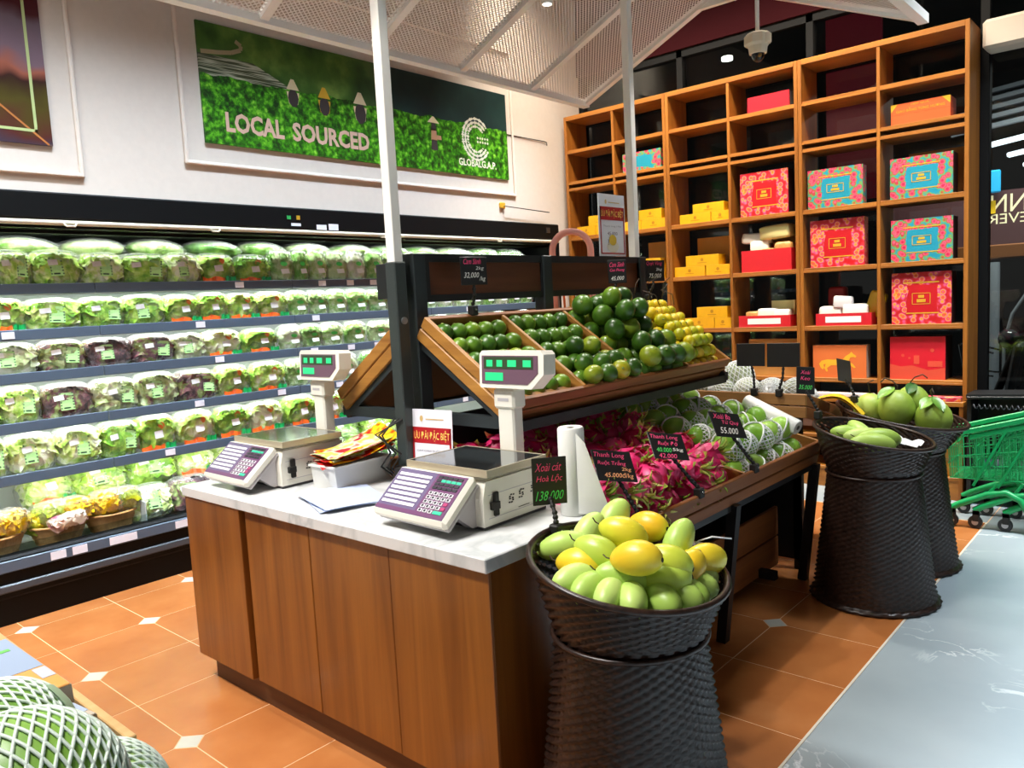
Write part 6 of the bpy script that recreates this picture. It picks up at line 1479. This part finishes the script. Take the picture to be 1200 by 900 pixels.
area('street_lamp_light', (-1.0, 7.3, 3.2), (-1.1, 8.0, 1.0), 1.2, .3, 60, (1, .97, .9))  # added lamp brightening fascia, pole and motorbike; no street lamp stands here
single('blue_street_sign', MB().box((0, 0, 0), (.10, .03, .19), .01), plain('lit_cyan', '#2aa6d8', .4, emit='#2aa6e0', estr=.5), 'small bright blue sign seen through the right window', 'sign', (-1.42, 7.9, 2.14))
for k in range(4):
    single('tube_lamp', MB().box((0, -.03, 0), (.32, .03, .045), .01), plain('lit_tube%d' % k, '#ffffff', .4, emit='#f4f8ff', estr=2.2), 'lit tube lamp outside, %s from the top' % ORD[k], 'tube lamp', (-1.52 + .08 * k, 8.6 + .35 * k, 2.62 - .07 * k), (0, -.12, 0), group='tube lamps outside')
for k in range(5):
    single('roof_purlin', MB().bar((-1.8, 8.4 + .2 * k, 2.75 + .12 * k), (1.5, 8.4 + .2 * k, 3.05 + .12 * k), .06, .04), plain('grey_purlin%d' % k, '#5a6068', .5), 'grey roof purlin outside the right window, %s lowest' % ORD[k], 'beam', (0, 0, 0), group='roof purlins outside')
po = thing('street_pole', 'pale grey street pole outside the right window', 'pole', (-1.38, 8.0, -.05))
part('pole', MB().tube([(0, .0, 0), (0, .0, 1.6)], .05, 12), plain('pale_pole', '#8a9096', .5, emit='#8a9096', estr=.12), po, 1, local=True)  # the pole is no lamp, a faint glow is added to its colour
part('rail', MB().tube([(.1, -.1, .0), (.1, -.1, .9), (.16, -.1, 1.15), (.32, -.1, 1.42)], .014, 8), plain('pale_rail', '#a0a6ac', .4), po, 1, local=True)
mo = thing('motorbike', 'dark parked motorbike outside the right window', 'motorbike', (-.75, 7.2, -.05), 0)
MBK = plain('motorbike_black', '#131416', .3)
for wx in (-.55, .55):
    part('wheel', MB().lathe([(.20, -.03), (.27, -.04), (.29, 0), (.27, .04), (.20, .03), (.20, -.03)], 24, M=Matrix.Translation((wx, 0, .29)) @ Matrix.Rotation(pi / 2, 4, 'X')), MBK, mo, 1, local=True)
part('body', MB().ball((.1, 0, .52), (.5, .13, .17), 16, 10), plain('bike_body', '#2a2c30', .25), mo, 4, local=True); part('seat', MB().ball((.2, 0, .74), (.38, .13, .07), 16, 8), MBK, mo, 4, local=True)
part('leg_shield', MB().bar((-.40, 0, .30), (-.30, 0, .95), .3, .06, (1, 0, 0), bev=.02), plain('bike_grey', '#4a4e54', .3), mo, local=True)
part('handlebar', MB().tube([(-.22, -.32, 1.02), (-.32, -.12, 1.0), (-.32, .12, 1.0), (-.22, .32, 1.02)], .016, 8), MBK, mo, 1, local=True)
part('front_fork', MB().tube([(-.32, 0, .95), (-.55, 0, .29)], .03, 8), MBK, mo, 1, local=True); part('headlamp', MB().ball((-.38, 0, .98), (.08, .09, .08), 12, 8), plain('lamp_glass', '#3a3e42', .1), mo, 4, local=True)
part('front_basket', MB().tube([(-.46, -.15, .88), (-.70, -.15, .95), (-.70, .15, .95), (-.46, .15, .88)], .008, 6).tube([(-.46, -.15, .70), (-.66, -.15, .72), (-.66, .15, .72), (-.46, .15, .70)], .008, 6).tube([(-.70, -.15, .95), (-.66, -.15, .72)], .006, 6).tube([(-.70, .15, .95), (-.66, .15, .72)], .006, 6).tube([(-.70, 0, .95), (-.66, 0, .72)], .006, 6), CHROME, mo, local=True)
part('mirror', MB().tube([(-.24, -.25, 1.02), (-.22, -.27, 1.2)], .007, 6).ball((-.22, -.27, 1.23), (.02, .06, .04), 10, 6), MBK, mo, 4, local=True)
single('outdoor_sign_panel', MB().box((0, 0, 0), (.42, .05, 1.9)), plain('maroon_panel', '#6a1c28', .5, emit='#7a1c2a', estr=.22), 'maroon banner hanging outside behind the upper window', 'banner', (-2.35, 6.7, 2.1))  # stands in for the maroon wall seen through glass, glow added to brighten it
for i, x in enumerate((-3.3, -2.25)):
    single('outdoor_downlight', MB().lathe([(0, 0), (.05, 0), (.05, .03), (0, .03)], 16), plain('lit_downlight%d' % i, '#ffffff', .4, emit='#fff4e4', estr=5), '%s small round downlight beyond the upper window' % ('left' if i == 0 else 'right'), 'downlight', (x, 6.9, 3.5))  # discs stand in for ceiling downlights mirrored in the glass

# ================================================================ LEFT FOREGROUND
fc = thing('slatted_crate', 'pale pine crate of packed produce at the lower left', 'crate', (-1.9, .26, .585))
for k, (z0, z1) in enumerate(((.60, .64), (.66, .70))):
    part('slat', MB().box((-2.5, .505, z0), (-1.385, .522, z1), .002), W_PALE, fc); part('slat', MB().box((-2.5, -.05, z0), (-1.385, -.033, z1), .002), W_PALE, fc)
for xx in (-1.402, -2.5): part('end_slat', MB().box((xx, -.033, .59), (xx + .017, .505, .632), .002), W_PALE, fc)
for k in range(6): part('floor_slat', MB().box((-2.48, -.03 + k * .09, .588), (-1.405, .045 + k * .09, .60), .002), W_PALE, fc)
ft = thing('low_table', 'low wooden table under the foreground melons and crate', 'table', (-1.85, .22, 0))
part('table_top', MB().box((-2.5, -.08, .555), (-1.17, .515, .585), .003), W_PALE, ft)
for xx in (-2.45, -1.22):
    for yy in (-.04, .40): part('leg', MB().box((xx - .025, yy - .025, 0), (xx + .025, yy + .025, .555)), W_PALE, ft)
CRT = plain('orange_carton_sleeve', '#d89a4e', .5); PULP = plain('grey_pulp', '#b8ab9a', .8, bump=.3, bscale=80)
def pulpbox(label, loc, rz, w_, d, h_, top, deco):
    t = thing('produce_box', label, 'produce box', loc, rz, 'packed produce boxes in the crate')
    part('tray', MB().lathe([(0, 0), (w_ * .46, 0), (w_ * .5, h_ * .15), (w_ * .52, h_ * .16), (w_ * .48, h_ * .2), (w_ * .46, h_ * .97), (0, h_ * .97)], 4, M=Matrix.Scale(d / w_, 4, (0, 1, 0)) @ Matrix.Rotation(pi / 4, 4, 'Z') @ Matrix.Scale(1.4142, 4, (1, 0, 0)) @ Matrix.Scale(1.4142, 4, (0, 1, 0)) if False else Matrix.Scale(d / w_, 4, (0, 1, 0)) @ Matrix.Scale(1.4142, 4, (1, 0, 0)) @ Matrix.Scale(1.4142, 4, (0, 1, 0)) @ Matrix.Rotation(pi / 4, 4, 'Z')), PULP, t, local=True)
    part('sleeve', MB().box((-w_ * .47, -d * .44, h_ * .972), (w_ * .47, d * .44, h_), .002), top, t, local=True)
    deco(t, w_, d, h_); return t
def deco1(t, w_, d, h_):
    part('navy_panel', MB().box((-w_ * .42, -d * .44, h_), (w_ * .42, -d * .18, h_ + .0008)), plain('navy_print', '#4a4a6a', .45), t, local=True)
    M = frame((0, 0, h_), (1, 0, 0), (0, 1, 0)); g = MB(); lettering(g, 'eggy', M, -.02, -d * .31, w_ * .25, d * .16, .0014); part('yellow_lettering', g, plain('lime_print', '#d8d820', .5), t, local=True)
    part('lime_dot', MB().box((-w_ * .40, -d * .36, h_ + .0005), (-w_ * .26, -d * .26, h_ + .0014)), plain('lime_print2', '#c8d830', .5), t, local=True)
    part('white_label', MB().box((-w_ * .46, -d * .16, h_), (w_ * .12, d * .42, h_ + .0008)), plain('blue_white_label', '#93a3bc', .5), t, local=True)
    part('green_print', MB().box((-w_ * .28, d * .0, h_ + .0006), (-w_ * .24, d * .3, h_ + .0014)), plain('green_line', '#6ab85a', .5), t, local=True)
    part('price_sticker', MB().box((w_ * .14, d * .24, h_), (w_ * .30, d * .42, h_ + .0009)), plain('grey_sticker', '#b8bcc8', .5), t, local=True)
def deco2(t, w_, d, h_):
    part('white_label', MB().box((-w_ * .4, -d * .3, h_), (w_ * .2, d * .42, h_ + .0008)), plain('blue_white_label2', '#a8b4c8', .5), t, local=True)
    part('yellow_label', MB().box((-w_ * .3, -d * .5, h_ * .25), (w_ * .3, -d * .475, h_)).box((-w_ * .3, -d * .5, h_ * .98), (w_ * .3, -d * .3, h_ + .001)), plain('acid_yellow_label', '#d8d81e', .45), t, local=True)
    part('barcode', MB().box((-w_ * .2, -d * .42, h_ + .0008), (w_ * .2, -d * .34, h_ + .0016)), plain('blue_grey_barcode', '#8a92a8', .5), t, local=True)
pulpbox('orange-sleeved pulp box with navy panel in the foreground crate', (-1.745, .425, .6005), radians(1), .37, .13, .155, CRT, deco1)
pulpbox('small pulp box with acid yellow label beside the crate corner', (-1.515, .448, .6005), radians(8), .085, .09, .122, PULP, deco2)
single('clear_bag', MB().ball((0, 0, .05), (.12, .09, .05), 18, 10, fn=lambda d: 1 + .12 * nz3(d, 4, 3)), FILM, 'clear crumpled bag at the left edge of the crate', 'bag', (-2.10, .40, .6005), smooth=4)
BANDM = plain('melon_band', '#a8c4a0', .4)
for k, (p, r, lab) in enumerate((((-1.114, .271, .802), .127, 'large green melon in white foam net, nearest at the lower left'), ((-1.478, .340, .721), .116, 'green melon in white foam net behind the nearest one'), ((-1.242, .408, .683), .097, 'lower green melon in foam net right of the nearest'))):
    t = thing('netted_melon', lab, 'melon', p, 0, 'foreground melons'); t.rotation_euler = (.5 + k, .3, .6 * k)
    put('skin', mesh('skin', MB().ball((0, 0, 0), r, 32, 20), MELONW, 4), t)
    put('foam_net', net(r * 1.012, r * 1.012, r * 1.012, 44, .22, 40, .0026, FOAMG, 5, -1.5, 1.5), t)
    if k < 2: put('paper_band', mesh('paper_band', MB().grid(lambda u, v: tuple(Vector((cos(u * 1.6 - .3) * cos(v * .24 - .5), sin(u * 1.6 - .3) * cos(v * .24 - .5), sin(v * .24 - .5))) * r * 1.055), 12, 3), BANDM, 4), t)
# power cable hanging from the display to the counter
kb_ = thing('power_cable', 'tangle of black power cables beside the tub', 'cable', (-2.23, 1.86, .78))
for k in range(3):
    part('cable', MB().tube([(-2.20 + .02 * k, 1.83, 1.02), (-2.24 - .02 * k, 1.80, .96), (-2.20 + .03 * k, 1.80, .90), (-2.27 + .03 * k, 1.81, .84), (-2.19 + .02 * k, 1.83, .785)], .004, 6), INKBLK, kb_, 4)
part('plug', MB().box((-2.205, 1.81, .78), (-2.15, 1.85, .85), .008), INKBLK, kb_)
